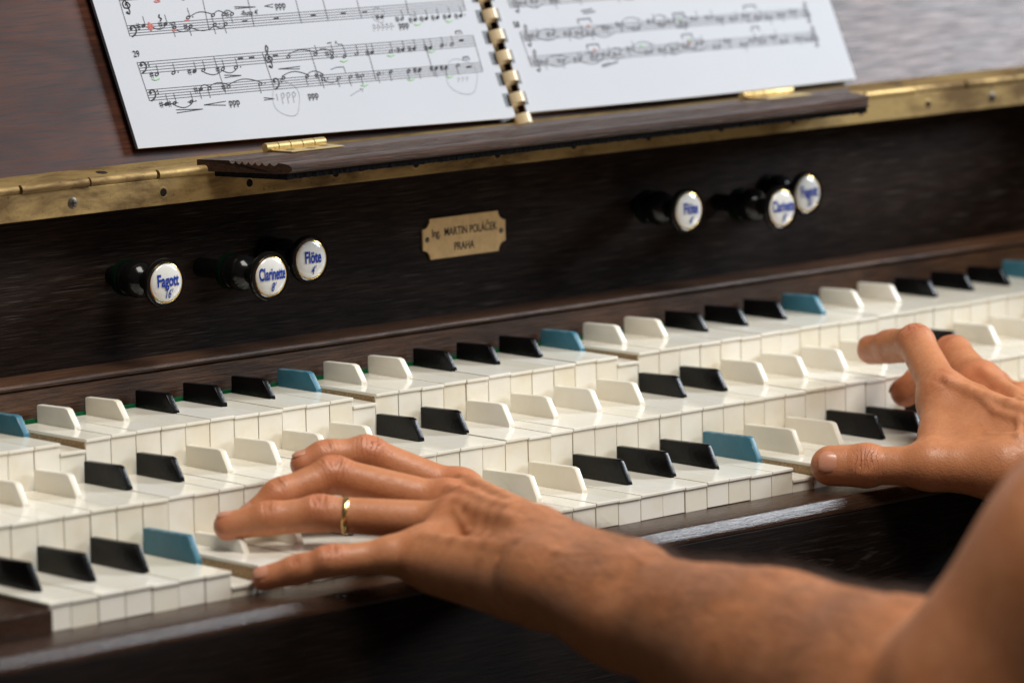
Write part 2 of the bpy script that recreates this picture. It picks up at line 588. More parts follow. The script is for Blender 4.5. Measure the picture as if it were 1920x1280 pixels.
PAT0 = {0: 'black', 2: 'black', 4: 'black', 6: 'blue', 8: 'white', 10: 'white'}
PAT1 = {7: 'black', 9: 'black', 11: 'white', 1: 'white', 3: 'white', 5: 'white'}
COLWORD = {'black': 'black', 'white': 'cream white', 'blue': 'blue painted'}
smesh = {(r, c): sharp_mesh(r, MAT[c]) for r in range(3) for c in ('black', 'white', 'blue')}
SDROP = {(0, 8): 0.40, (0, 38): 0.12}
for r in range(3):
    Y, Z, H = ROWS[r]
    pat = PAT1 if r == 1 else PAT0
    for n in range(0, 59):
        c = pat.get(n % 12)
        if c is None:
            continue
        o = ob('sharp_key', smesh[(r, c)], harm, (n + rng.normal(0, 0.008), Y + SH[r][0] + rng.normal(0, 0.012), Z + rng.normal(0, 0.008) - SDROP.get((r, n), 0)))
        o.rotation_euler = (0, R(rng.normal(0, 0.5)), R(rng.normal(0, 0.25)))
        o['label'] = COLWORD[c] + ' raised key'

# long brass hinge along the top edge: lower leaf, knuckles, upper leaf, screws
YB = 12.8
holes = [-1.7, 2.25, 6.15, 9.93, 13.64, 17.28, 21.03, 24.62, 28.38, 32.0, 35.65, 39.3, 43.0, 46.65, 50.27, 53.85, 57.5]
box('hinge_leaf', X0 - 2.4, X1 + 2.4, YB, YB + 0.11, 9.46, 10.34, MAT['brass'], harm, 0.02, 2)
x = X0 - 2.4
k = 0
while x < X1 + 2.4:
    bm = bmesh.new()
    seg = 14
    Lk = 2.78
    rr = 0.165
    va = [bm.verts.new((x + 0.05, YB + 0.09 + rr * math.cos(2 * math.pi * j / seg), 10.47 + rr * math.sin(2 * math.pi * j / seg))) for j in range(seg)]
    vb = [bm.verts.new((x + Lk - 0.05, v.co.y, v.co.z)) for v in va]
    for j in range(seg):
        f = bm.faces.new((va[j], va[(j + 1) % seg], vb[(j + 1) % seg], vb[j]))
        f.smooth = True
    bm.faces.new(va)
    bm.faces.new(vb)
    o = ob('hinge_knuckle', from_bm('hinge_knuckle', bm, MAT['brass']), harm)
    o.location.y += (0.028 if k % 2 else -0.012) * S
    k += 1
    x += Lk
TH = R(65)
LB = Vector((0, 14.2, 10.62))                       # foot of the lid's face
LU = Vector((0, math.cos(TH), math.sin(TH)))        # up the lid
LN = Vector((0, -math.sin(TH), math.cos(TH)))       # out of the lid, towards the player


def lidp(u, v, o=0.0):
    return Vector((u, 0, 0)) + LB + LU * v + LN * o


profile('hinge_leaf', [(YB + 0.22, 10.47), (14.30, 10.66), (14.30, 10.74), (14.22, 10.76), (YB + 0.22, 10.55)], X0 - 2.4, X1 + 2.4, MAT['brass'], harm)
screws = [holes[3], holes[-2], holes[-1], holes[0]]
for hx in holes:
    if hx in screws:
        continue
    bm = bmesh.new()
    lathe(bm, [(0.0, 0.004), (0.135, 0.004), (0.135, -0.05)], hx, YB, 9.87, 18)
    h_ = ob('screw_hole', from_bm('screw_hole', bm, MAT['dark']), harm)
    bm = bmesh.new()
    lathe(bm, [(0.135, 0.0), (0.15, 0.012), (0.20, 0.006), (0.215, -0.002)], hx, YB, 9.87, 22)
    ob('hole_rim', from_bm('hole_rim', bm, MAT['brass']), h_)
for hx in screws:
    bm = bmesh.new()
    lathe(bm, [(0.0, 0.03), (0.12, 0.03), (0.19, 0.004), (0.19, -0.03)], hx, YB, 9.87, 24)
    s_ = ob('screw', from_bm('screw', bm, MAT['steel'], True), harm)
    bm = bmesh.new()
    bm_box(bm, hx - 0.10, hx + 0.10, YB - 0.034, YB - 0.02, 9.855, 9.885)
    bm_box(bm, hx - 0.015, hx + 0.015, YB - 0.035, YB - 0.02, 9.77, 9.97)
    ob('screw_slot', from_bm('screw_slot', bm, MAT['dark']), s_)
for hx in (4.2, 11.75, 19.2, 49.5, 56.4):
    bm = bmesh.new()
    p = Vector((hx, 13.62, 10.648))
    nn = Vector((0, -0.15, 1)).normalized()
    tt = Vector((0, 1, 0.15)).normalized()
    ring = [bm.verts.new(p + Vector((0.2 * math.cos(a), 0, 0)) + tt * 0.2 * math.sin(a) + nn * 0.012) for a in np.linspace(0, 2 * math.pi, 18, endpoint=False)]
    bm.faces.new(ring)
    s_ = ob('screw', from_bm('screw', bm, MAT['steel']), harm)
    bm = bmesh.new()
    q = [bm.verts.new(p + Vector((a, 0, 0)) + tt * b_ + nn * 0.016) for a, b_ in ((-0.17, -0.05), (0.17, 0.02), (0.17, 0.06), (-0.17, -0.01))]
    bm.faces.new(q)
    ob('screw_slot', from_bm('screw_slot', bm, MAT['dark']), s_)

# the open lid leaning back, with its fold-down book ledge


def lid_box(name, u0, u1, v0, v1, o0, o1, m, parent, bev=0.0):
    bm = bm_box(bmesh.new(), u0, u1, v0, v1, o0, o1, bev, 2)
    for v in bm.verts:
        v.co = lidp(v.co.x, v.co.y, v.co.z)
    return ob(name, from_bm(name, bm, m), parent)


lid_me = None
bm = bm_box(bmesh.new(), X0 - 2.4, X1 + 2.4, 0.02, 24, -1.3, 0.0, 0.05, 2)
for v in bm.verts:
    v.co = Vector((v.co.x, v.co.y, v.co.z))
mm = from_bm('lid', bm, MAT['lid'])
lid = bpy.data.objects.new('lid', mm)
lid.matrix_world = Matrix.Translation(LB * S) @ Matrix.Rotation(TH, 4, 'X')
C.objects.link(lid)
lid.parent = harm
lid.matrix_parent_inverse = Matrix.Translation(-Vector(harm.location))

# ledge: moulded board, flutes along X, ends swept in an ogee
YF, YK = 9.55, 13.15


def ztop(y):
    return 10.80


def lx(y, side):
    t = min(1.0, max(0.0, (YK - y) / (YK - YF)))
    sweep = t + 0.10 * math.sin(2 * math.pi * t)
    return 15.35 + 1.15 * sweep if side == 0 else 46.35 - 2.7 * sweep


prof = [(YK, ztop(YK) - 0.38), (YK, ztop(YK)), (YK - 0.5, ztop(YK)), (12.06, ztop(12.0))]
yy = 12.02
for i in range(7):                                   # flutes, each a shallow hollow
    w_ = 0.29
    for j in range(4):
        t = j / 4
        prof.append((yy - w_ * t, ztop(yy) - 0.11 * math.sin(math.pi * t)))
    yy -= w_
prof += [(yy, ztop(yy)), (YF + 0.30, ztop(YF) - 0.01), (YF + 0.12, ztop(YF) - 0.05), (YF, ztop(YF) - 0.14), (YF, ztop(YF) - 0.25),
         (YF + 0.12, ztop(YF) - 0.34), (YF + 0.45, ztop(YF) - 0.36), (YK - 0.9, ztop(YK) - 0.38)]
n = len(prof)
bm = bmesh.new()
va = [bm.verts.new((lx(y, 0), y, z)) for y, z in prof]
vb = [bm.verts.new((lx(y, 1), y, z)) for y, z in prof]
for i in range(n):
    bm.faces.new((va[i], va[(i + 1) % n], vb[(i + 1) % n], vb[i])).smooth = True
bm.faces.new(va[::-1])
bm.faces.new(vb)
ledge = ob('book_ledge', from_bm('book_ledge', bm, MAT['ledge']), harm)
# rough felt strip under the ledge
bm = bmesh.new()
n = 420
rows = []
for i in range(n + 1):
    t = i / n
    y0_ = YF + 0.24 + rng.normal(0, 0.010)
    xa, xb = lx(y0_, 0) + 0.10, lx(y0_, 1) - 0.10
    xm, xn = lx(YK - 0.5, 0) + 0.10, lx(YK - 0.5, 1) - 0.10
    zb = ztop(YF) - 0.55 + rng.normal(0, 0.008)
    rows.append([bm.verts.new(p) for p in ((xa + (xb - xa) * t, y0_, ztop(YF) - 0.345), (xa + (xb - xa) * t, y0_ + rng.normal(0.01, 0.012), zb),
                                           (xm + (xn - xm) * t, YK - 0.5, zb), (xm + (xn - xm) * t, YK - 0.5, ztop(YF) - 0.37))])
for a_, b_ in zip(rows, rows[1:]):
    for j in range(4):
        bm.faces.new((a_[j], a_[(j + 1) % 4], b_[(j + 1) % 4], b_[j]))
bm.faces.new(rows[0])
bm.faces.new(rows[-1][::-1])
ob('felt_lining', from_bm('felt_lining', bm, MAT['blackfelt']), harm)


def small_hinge(u):
    bm = bmesh.new()
    bm_box(bm, u + 0.28, u + 2.72, YK - 1.05, YK - 0.02, 0, 0.05, 0.015, 1)
    for v in bm.verts:
        v.co.z += ztop(v.co.y) + 0.012
        if v.co.y < YK - 0.9 and v.co.x < u + 0.4:
            v.co.x += 0.14
    h = ob('small_hinge', from_bm('small_hinge', bm, MAT['brass_new']), harm)
    for i in range(5):
        bm = bmesh.new()
        seg = 14
        xa, xb = u + 0.1 + i * 0.52 + 0.018, u + 0.1 + (i + 1) * 0.52 - 0.018
        cy, cz, rr = YK + 0.02, ztop(YK) + 0.13, 0.16
        va = [bm.verts.new((xa, cy + rr * math.cos(2 * math.pi * j / seg), cz + rr * math.sin(2 * math.pi * j / seg))) for j in range(seg)]
        vb = [bm.verts.new((xb, v.co.y, v.co.z)) for v in va]
        for j in range(seg):
            f = bm.faces.new((va[j], va[(j + 1) % seg], vb[(j + 1) % seg], vb[j]))
            f.smooth = True
        bm.faces.new(va)
        bm.faces.new(vb)
        ob('hinge_knuckle', from_bm('hinge_knuckle', bm, MAT['brass_new']), h)
    for sx_, sy_ in ((0.75, YK - 0.55), (1.5, YK - 0.75), (2.25, YK - 0.5)):
        bm = bmesh.new()
        ring = [bm.verts.new((u + sx_ + 0.17 * math.cos(a), sy_ + 0.17 * math.sin(a), ztop(sy_ + 0.17 * math.sin(a)) + 0.070)) for a in np.linspace(0, 2 * math.pi, 18, endpoint=False)]
        bm.faces.new(ring)
        ob('screw', from_bm('screw', bm, MAT['steel']), h)


small_hinge(18.15)
small_hinge(40.6)

# maker's plate: brass with notched corners, two screws, engraved words
px0, px1, pz0, pz1 = 25.83, 29.68, 6.27, 7.70
cxp, czp = (px0 + px1) / 2, (pz0 + pz1) / 2
rc = 0.34
pts = []
for cx_, cz_, a0 in ((px1, pz1, 180), (px0, pz1, 270), (px0, pz0, 0), (px1, pz0, 90)):
    arc = [(cx_ + rc * math.cos(R(a0 + t)), cz_ + rc * math.sin(R(a0 + t))) for t in np.linspace(90, 0, 8)]
    pts += arc
bm = bmesh.new()
fr_ = [bm.verts.new((x_, 13.95, z_)) for x_, z_ in pts]
bk_ = [bm.verts.new((x_, 14.012, z_)) for x_, z_ in pts]
bm.faces.new(fr_)
for i in range(len(pts)):
    bm.faces.new((fr_[i], fr_[(i + 1) % len(pts)], bk_[(i + 1) % len(pts)], bk_[i]))
plate = ob('maker_plate', from_bm('maker_plate', bm, MAT['plate']), harm)
for txt, size, z, xo in (('Ing.  MARTIN POLÁČEK', 0.40, 7.17, 0.0), ('PRAHA', 0.40, 6.62, -0.03)):
    t = text_mesh('lettering', txt, size, MAT['ink'], 0.004, 0.74)
    o = ob('lettering', t, plate)
    o.location = Vector((cxp + xo, 13.945, z)) * S
    o.rotation_euler = (R(90), 0, 0)
for sx_ in (px0 + 0.2, px1 - 0.2):
    bm = bmesh.new()
    lathe(bm, [(0.0, 0.03), (0.07, 0.028), (0.10, 0.0)], sx_, 13.948, czp, 14)
    ob('screw', from_bm('screw', bm, MAT['steel'], True), plate)

# draw stops
KN = [(12.36, 7.14, 11.16, 'Fagott', "16'", 0.37, 0.80), (16.03, 7.05, 10.27, 'Clarinette', "8'", 0.37, 0.62), (18.88, 7.20, 11.66, 'Flöte', "4'", 0.37, 0.80),
      (36.16, 7.24, 11.34, 'Flöte', "4'", 0.37, 0.80), (40.21, 7.00, 10.66, 'Clarinette', "8'", 0.37, 0.62), (42.84, 7.20, 11.96, 'Fagott', "16'", 0.37, 0.80)]
for cx_, cz_, yf, word, foot, size, sx_ in KN:
    bm = bmesh.new()
    rim = 0.83
    # turned ebony knob: disc, neck, bulge, shank back into the panel
    lathe(bm, [(0.665, -0.02), (0.67, 0.02), (0.72, 0.05), (0.79, 0.04), (rim, -0.03), (0.82, -0.14), (0.72, -0.23), (0.46, -0.30), (0.31, -0.42),
               (0.28, -0.70), (0.33, -1.00), (0.50, -1.12), (0.60, -1.30), (0.62, -1.50), (0.60, -1.68), (0.46, -1.80), (0.42, -1.84), (0.55, -1.88), (0.55, -1.95),
               (0.40, -2.0), (0.33, -2.02), (0.33, -(14.02 - yf))], cx_, yf, cz_, 48)
    kb = ob('stop_knob', from_bm('stop_knob', bm, MAT['ebony'], True), harm)
    kb['label'] = 'draw stop with white porcelain face reading ' + word + ' ' + foot
    bm = bmesh.new()
    yfelt = yf + 2.0
    lathe(bm, [(0.335, 0.0), (0.60, 0.0), (0.62, -0.10), (0.60, -0.22), (0.335, -0.22)], cx_, yfelt, cz_, 32)
    ob('felt_washer', from_bm('felt_washer', bm, MAT['felt_dark'], True), kb)
    bm = bmesh.new()
    lathe(bm, [(0.640, 0.03), (0.650, 0.042), (0.660, 0.038), (0.668, 0.0)], cx_, yf, cz_, 48)
    ob('gilt_ring', from_bm('gilt_ring', bm, MAT['gilt'], True), kb)
    bm = bmesh.new()
    dome = [(0.0, 0.16)] + [(0.63 * math.sin(a), 0.03 + 0.13 * math.cos(a) ** 1.0) for a in np.linspace(0.15, math.pi / 2, 9)] + [(0.63, -0.02)]
    lathe(bm, dome, cx_, yf, cz_, 48)
    ob('porcelain_face', from_bm('porcelain_face', bm, MAT['porcelain'], True), kb)
    for txt, dz, sz, shx, hx in ((word, 0.08, 0.56, sx_, 0), (foot, -0.36, 0.42, 0.8, 0.25)):
        t = text_mesh('lettering', txt, sz, MAT['ink_blue'], 0.014 if sz > 0.5 else 0.004, shx * 0.78, hx, 0.002)
        # lay the letters on the dome
        for v in t.vertices:
            X_, Z_ = v.co.x / S, v.co.y / S + dz
            rr = min(1.0, math.hypot(X_, Z_) / 0.63)
            yo = 0.03 + 0.13 * math.sqrt(max(0, 1 - rr * rr)) + 0.018 + (0.003 if v.co.z > 0 else 0)
            v.co = Vector((cx_ + X_, yf - yo, cz_ + Z_)) * S
        ob('lettering', t, kb)

# ------------------------------------------------------------------ music book on the ledge
book = empty('music_book', 'open spiral comb bound music score with handwritten marks standing on the ledge of the lid', 'music book', (30.6, 13.4, 10.8))


def page(u0, u1, vb0, vb1, height, o0, curl, name='page', m='paper', thick=0.05, sag=0.0):
    """curved sheet standing on the lid plane"""
    nu, nv = 28, 16
    vs, fs = [], []
    for side in (0, 1):
        for j in range(nv + 1):
            for i in range(nu + 1):
                t, s_ = i / nu, j / nv
                u = u0 + (u1 - u0) * t
                v = vb0 + (vb1 - vb0) * t + height * s_ - sag * (1 - s_) * math.sin(math.pi * t) * 0.2
                o = o0 + curl(t, s_) - thick * side
                vs.append(lidp(u, v, o))
    st = (nu + 1) * (nv + 1)
    for side in (0, 1):
        for j in range(nv):
            for i in range(nu):
                a = side * st + j * (nu + 1) + i
                f = (a, a + 1, a + nu + 2, a + nu + 1)
                fs.append(f if side == 0 else f[::-1])
    rim = [j * (nu + 1) for j in range(nv + 1)][::-1] + list(range(nu + 1)) + [j * (nu + 1) + nu for j in range(nv + 1)]
    for a, b in zip(rim, rim[1:]):
        fs.append((a, a + st, b + st, b) if False else (b, b + st, a + st, a))
    mm = me(name, vs, fs, MAT[m], True)
    mm.set_sharp_from_angle(angle=R(50))
    return ob(name, mm, book)


cl = lambda t, s_: 0.06 * math.sin(math.pi * t) * (1 - 0.5 * s_) + 0.16 * max(0.0, t - 0.72) ** 1.5
cr = lambda t, s_: 0.05 * math.sin(math.pi * t) + 0.05 * (1 - s_) * math.sin(3 * t) + 0.20 * max(0.0, 0.25 - t) ** 1.5
page(13.635, 30.25, 0.56, 0.20, 22.0, 0.255, lambda t, s_: cl(t, s_) - 0.0, 'cover', 'card', 0.04)
pl = page(13.68, 30.32, 0.54, 0.18, 22.0, 0.32, cl)
pr_ = page(30.90, 47.62, 0.33, 0.25, 22.0, 0.32, cr, sag=0.4)
page(30.95, 47.5, 0.30, 0.22, 22.0, 0.24, cr, 'page', 'paper', 0.06)


def opage(u, v):
    if u < 30.6:
        t = (u - 13.68) / (30.32 - 13.68)
        return 0.32 + cl(t, (v - 0.36) / 22.0)
    t = (u - 30.9) / (47.62 - 30.9)
    return 0.32 + cr(t, (v - 0.29) / 22.0)


class Ink:
    """flat print laid on the paper, a hair above it"""
    n = 0

    def __init__(self):
        self.v, self.f = [], []
        Ink.n += 1
        self.h = 0.012 + 0.0015 * Ink.n

    def poly(self, pts):
        b = len(self.v)
        for u, v in pts:
            self.v.append(lidp(u, v, opage(u, v) + self.h))
        self.f.append(tuple(range(b, b + len(pts))))

    def line(self, u0, v0, u1, v1, w, n=1):
        du, dv = u1 - u0, v1 - v0
        l = math.hypot(du, dv) or 1
        nx, ny = -dv / l * w / 2, du / l * w / 2
        for i in range(n):
            a, b = i / n, (i + 1) / n
            self.poly([(u0 + du * a - nx, v0 + dv * a - ny), (u0 + du * b - nx, v0 + dv * b - ny), (u0 + du * b + nx, v0 + dv * b + ny), (u0 + du * a + nx, v0 + dv * a + ny)])

    def path(self, pts, w):
        for a, b in zip(pts, pts[1:]):
            self.line(*a, *b, w)

    def ell(self, u, v, ru, rv, tilt=0.35, n=12, hollow=0.0):
        pt = lambda k, s_: (u + ru * s_ * math.cos(k) * math.cos(tilt) - rv * s_ * math.sin(k) * math.sin(tilt),
                            v + ru * s_ * math.cos(k) * math.sin(tilt) + rv * s_ * math.sin(k) * math.cos(tilt))
        ks = [2 * math.pi * i / n for i in range(n)]
        if not hollow:
            self.poly([pt(k, 1) for k in ks])
        else:
            for i in range(n):
                a, b = ks[i], ks[(i + 1) % n]
                self.poly([pt(a, 1), pt(b, 1), pt(b, hollow), pt(a, hollow)])

    def build(self, name, m, parent):
        o = ob(name, me(name, self.v, self.f, MAT[m]), parent)
        o['kind'] = 'stuff'
        return o


NOTES = [(15.34, 3.05, 0, 1), (16.04, 3.05, 0, 1), (16.92, 3.03, 1, 1), (17.3, 3.04, 0, 1), (18.12, 3.01, 0, 1), (18.69, 3.02, 0, 1), (21.05, 3.22, 0, 0), (22.25, 3.22, 0, 1), (22.97, 3.2, 0, 1), (22.93, 3.06, 0, 0), (23.48, 3.05, 0, 1), (24.05, 3.1, 0, 1), (24.75, 3.1, 1, 1), (25.6, 3.07, 0, 1), (26.17, 3.1, 1, 1), (26.69, 3.1, 1, 1), (27.43, 3.08, 1, 1), (27.98, 3.11, 0, 1), (28.45, 3.12, 0, 1), (15.36, 1.98, 1, 1), (15.7, 1.98, 0, 1), (16.4, 1.97, 0, 1), (16.95, 2.37, 1, -1), (17.32, 2.37, 0, -1), (18.13, 2.36, 0, 0), (19.5, 2.35, 0, -1), (20.55, 2.48, 0, 0), (21.59, 2.46, 0, -1), (22.23, 2.45, 0, 0), (22.25, 2.31, 0, -1), (22.94, 2.29, 0, -1), (23.46, 2.29, 0, -1), (23.99, 2.29, 0, -1), (24.75, 2.3, 0, -1), (25.31, 2.33, 0, -1), (26.12, 2.3, 0, -1), (26.63, 2.3, 1, -1), (27.4, 2.3, 1, -1), (27.86, 2.29, 1, -1), (28.42, 2.33, 0, -1), (15.41, 4.81, 1, 1), (16.33, 4.8, 1, 1), (16.66, 4.79, 0, -1), (16.66, 4.65, 0, -1), (17.34, 4.64, 0, -1), (17.35, 4.96, 0, 1), (18.42, 4.97, 0, -1), (18.87, 4.96, 0, -1), (19.23, 4.95, 0, -1), (18.37, 4.62, 0, -1), (18.83, 4.61, 0, -1), (25.7, 4.37, 1, 0), (26.56, 4.23, 0, 1), (27.15, 4.16, 1, 1), (27.67, 4.17, 1, 1), (28.19, 4.17, 1, 1), (28.74, 4.17, 1, 1), (29.28, 4.16, 1, 1)]
RESTS = [(19.0, 3.33), (19.48, 3.32), (20.51, 3.31), (28.94, 3.24), (28.9, 2.23), (19.68, 4.65), (21.05, 4.65), (22.69, 4.64), (24.03, 4.62), (25.0, 4.6)]
BARS = [(17.9, 3.48, 17.93, 2.15), (19.99, 3.48, 20.02, 2.12), (22.06, 3.43, 22.06, 2.08), (24.6, 3.43, 24.53, 2.06), (27.23, 3.39, 27.21, 2.0), (29.55, 3.39, 29.47, 2.01), (14.69, 3.55, 14.72, 2.16), (18.28, 6.41, 18.06, 4.42), (20.16, 6.29, 20.0, 4.42), (22.22, 6.15, 22.07, 4.39), (23.38, 6.07, 23.27, 4.39), (24.89, 5.97, 24.77, 4.38), (27.13, 5.82, 26.93, 4.39), (29.66, 5.9, 29.58, 4.35), (14.76, 6.6, 14.73, 4.49)]
STAVES = [(14.71, 3.53, 29.54, 3.38, 3.13, 2.99), (14.72, 2.54, 29.47, 2.35, 2.16, 2.01), (14.74, 4.86, 29.61, 4.73, 4.49, 4.35), (14.76, 6.15, 29.66, 5.98, 5.77, 5.60)]
for v_ in np.arange(7.7, 20.5, 2.3):                  # the systems higher up the page
    STAVES += [(14.8, v_ + 1.1, 29.7, v_ + 1.0, v_ + 0.72, v_ + 0.62), (14.8, v_, 29.7, v_ - 0.1, v_ - 0.38, v_ - 0.48)]
STAVES_R = [(31.75, 3.35, 46.32, 3.21, 3.0, 2.89), (31.79, 2.38, 46.31, 2.26, 2.02, 1.9), (31.69, 4.68, 46.53, 4.60, 4.3, 4.22)]
for v_ in np.arange(6.5, 20.5, 2.3):
    STAVES_R += [(31.8, v_ + 1.0, 46.4, v_ + 0.92, v_ + 0.62, v_ + 0.54), (31.8, v_, 46.4, v_ - 0.08, v_ - 0.38, v_ - 0.46)]
HAIRPINS = [(19.42, 5.2, 20.32, 5.13), (19.42, 5.13, 20.32, 5.13), (20.71, 5.13, 21.11, 5.18), (20.71, 5.13, 21.07, 5.06), (15.68, 1.74, 16.78, 1.67), (15.66, 1.63, 16.78, 1.67), (16.88, 1.81, 17.83, 1.86), (16.88, 1.81, 17.78, 1.72), (18.1, 2.79, 18.81, 2.72), (18.08, 2.7, 18.81, 2.72), (20.46, 2.82, 21.42, 2.84), (20.46, 2.82, 21.38, 2.75), (19.46, 1.85, 19.89, 1.77), (19.43, 1.76, 19.89, 1.77)]
SLURS = [(17.42, 4.98, 18.39, 5.01, 1), (18.49, 5.02, 18.89, 5.02, 1), (18.89, 5.02, 19.25, 5.01, 1), (16.62, 4.6, 17.31, 4.56, -1), (17.37, 4.57, 18.32, 4.57, -1), (18.37, 4.56, 18.82, 4.57, -1), (16.97, 2.45, 17.34, 2.42, 1), (17.3, 2.42, 18.16, 2.43, 1), (18.16, 2.43, 19.51, 2.43, 1), (20.52, 2.55, 21.61, 2.53, 1), (21.04, 3.29, 22.28, 3.29, 1), (22.28, 3.29, 23.0, 3.28, 1), (15.69, 1.9, 16.4, 1.9, -1), (17.3, 2.96, 18.06, 2.95, -1), (18.1, 2.95, 18.67, 2.95, -1), (21.61, 2.52, 22.25, 2.52, 1), (22.23, 2.26, 22.92, 2.25, -1), (15.77, 4.72, 16.31, 4.74, -1)]
GREEN = [(15.24, 2.87), (23.39, 2.87), (25.54, 2.91), (23.95, 1.92), (26.09, 1.96), (27.88, 1.93), (27.42, 2.92), (27.18, 3.97), (28.67, 3.98)]
OVALS = [(20.4, 1.74, 1.17, 1.3), (28.44, 1.9, 1.44, 1.35), (25.58, 4.45, 0.51, 0.57)]

ik = Ink()
for u0, v0, u1, v1, w0, w1 in STAVES:
    for i in range(5):
        ik.line(u0, v0 + (w0 - v0) * i / 4, u1, v1 + (w1 - v1) * i / 4, 0.016, 24)
ik.build('staff_lines', 'grey_ink', pl)


def clef(ik, kind, u, v):
    if kind == 'b':
        ik.ell(u - 0.10, v + 0.02, 0.055, 0.055, 0)
        ik.path([(u - 0.13, v + 0.04), (u - 0.08, v + 0.11), (u + 0.03, v + 0.12), (u + 0.10, v + 0.05), (u + 0.09, v - 0.08), (u, v - 0.19), (u - 0.16, v - 0.27)], 0.05)
        ik.ell(u + 0.21, v + 0.07, 0.028, 0.028, 0)
        ik.ell(u + 0.21, v - 0.03, 0.028, 0.028, 0)
    else:
        ik.path([(u - 0.06, v - 0.36), (u + 0.02, v - 0.40), (u + 0.06, v - 0.3), (u - 0.02, v + 0.30), (u + 0.05, v + 0.44), (u + 0.11, v + 0.34), (u + 0.02, v + 0.16),
                 (u - 0.15, v), (u - 0.12, v - 0.16), (u + 0.06, v - 0.19), (u + 0.15, v - 0.08), (u + 0.07, v + 0.04), (u - 0.04, v - 0.02), (u - 0.02, v - 0.09)], 0.042)
        ik.ell(u - 0.06, v - 0.34, 0.05, 0.05, 0)


ik = Ink()
for k_, (u, v, fill, stem) in enumerate(NOTES):
    ik.ell(u, v, 0.095, 0.062, 0.4, 12, 0.0 if fill else 0.52)
    if stem:
        ik.line(u + 0.085 * stem, v, u + 0.085 * stem, v + 0.34 * stem, 0.020)
    if k_ % 4 == 0 or fill:                         # quarter-tone accidentals before the note
        for dx in (0.0, 0.07):
            ik.line(u - 0.25 + dx, v - 0.12, u - 0.25 + dx, v + 0.11, 0.018)
        for dv in (-0.03, 0.04):
            ik.line(u - 0.30, v + dv - 0.015, u - 0.13, v + dv + 0.015, 0.03)
    if k_ % 4 == 1:
        ik.ell(u + 0.2, v + 0.01, 0.026, 0.026, 0)
    if v in (1.98, 1.97) or v > 5.2:
        ik.line(u - 0.16, v, u + 0.16, v, 0.02)
for u, v in RESTS:
    ik.poly([(u - 0.11, v - 0.03), (u + 0.11, v - 0.03), (u + 0.11, v + 0.03), (u - 0.11, v + 0.03)])
for a in BARS:
    ik.line(*a, 0.020, 4)
for a in HAIRPINS:
    ik.line(*a, 0.022, 3)
for u0, v0, u1, v1, s_ in SLURS:
    n_ = 10
    h = s_ * min(0.16, 0.06 + 0.07 * (u1 - u0))
    top_ = [(u0 + (u1 - u0) * i / n_, v0 + (v1 - v0) * i / n_ + h * math.sin(math.pi * i / n_)) for i in range(n_ + 1)]
    ik.path(top_, 0.024)
for kind, u, v in (('b', 14.92, 3.41), ('b', 14.95, 2.41), ('b', 14.97, 4.72), ('b', 20.21, 2.37), ('t', 20.19, 3.28), ('t', 14.98, 5.66)):
    clef(ik, kind, u, v)
for u, v in ((28.93, 3.55), (28.89, 2.56)):
    ik.path([(u - 0.14, v - 0.08), (u - 0.12, v + 0.05), (u + 0.12, v + 0.05), (u + 0.14, v - 0.08)], 0.035)
    ik.ell(u, v - 0.05, 0.03, 0.03, 0)
for i in range(14):                                  # notes of the staff cut off by the top of the picture
    u = 15.5 + i * 1.0 + rng.uniform(-0.2, 0.2)
    ik.ell(u, 5.65 + rng.uniform(0, 0.35), 0.095, 0.062, 0.4)
for u0, v0, u1, v1, w0, w1 in STAVES[4:]:
    u = u0 + 0.9
    while u < u1 - 0.4:
        t = (u - u0) / (u1 - u0)
        v = w0 + (w1 - w0) * t + rng.uniform(0.05, 0.36)
        ik.ell(u, v, 0.095, 0.062, 0.4, 10, 0.0 if rng.random() < 0.5 else 0.52)
        sg = 1 if rng.random() < 0.5 else -1
        ik.line(u + 0.085 * sg, v, u + 0.085 * sg, v + 0.32 * sg, 0.02)
        u += rng.uniform(0.5, 1.1)
    for t in (0.0, 0.22, 0.4, 0.62, 0.8, 0.995):
        u = u0 + (u1 - u0) * t
        ik.line(u, v0 + (v1 - v0) * t, u, w0 + (w1 - w0) * t, 0.02)
ik.path([(16.2, 5.16), (16.14, 5.06), (16.24, 5.0), (16.15, 4.92)], 0.05)
ik.path([(22.7, 2.62), (22.98, 2.68), (23.3, 2.67), (23.3, 2.46)], 0.02)
ik.path([(22.9, 3.58), (23.1, 3.60)], 0.03)
ik.path([(23.25, 3.52), (23.30, 3.64), (23.36, 3.5), (23.55, 3.5), (23.55, 3.4)], 0.02)
ik.build('printed_notes', 'ink', pl)
TX = Matrix((Vector((1, 0, 0)), LU, LN)).transposed().to_4x4()


def page_text(txt, u, v, size, m, parent, sx=0.9, rot=-0.6, bold=0.002):
    t = text_mesh('page_lettering', txt, size, MAT[m], bold, sx, 0, 0.0005)
    o = ob('page_lettering', t, parent)
    o.rotation_euler = (TX @ Matrix.Rotation(R(rot), 4, 'Z')).to_euler()
    o.location = lidp(u, v, opage(u, v) + 0.022) * S
    return o


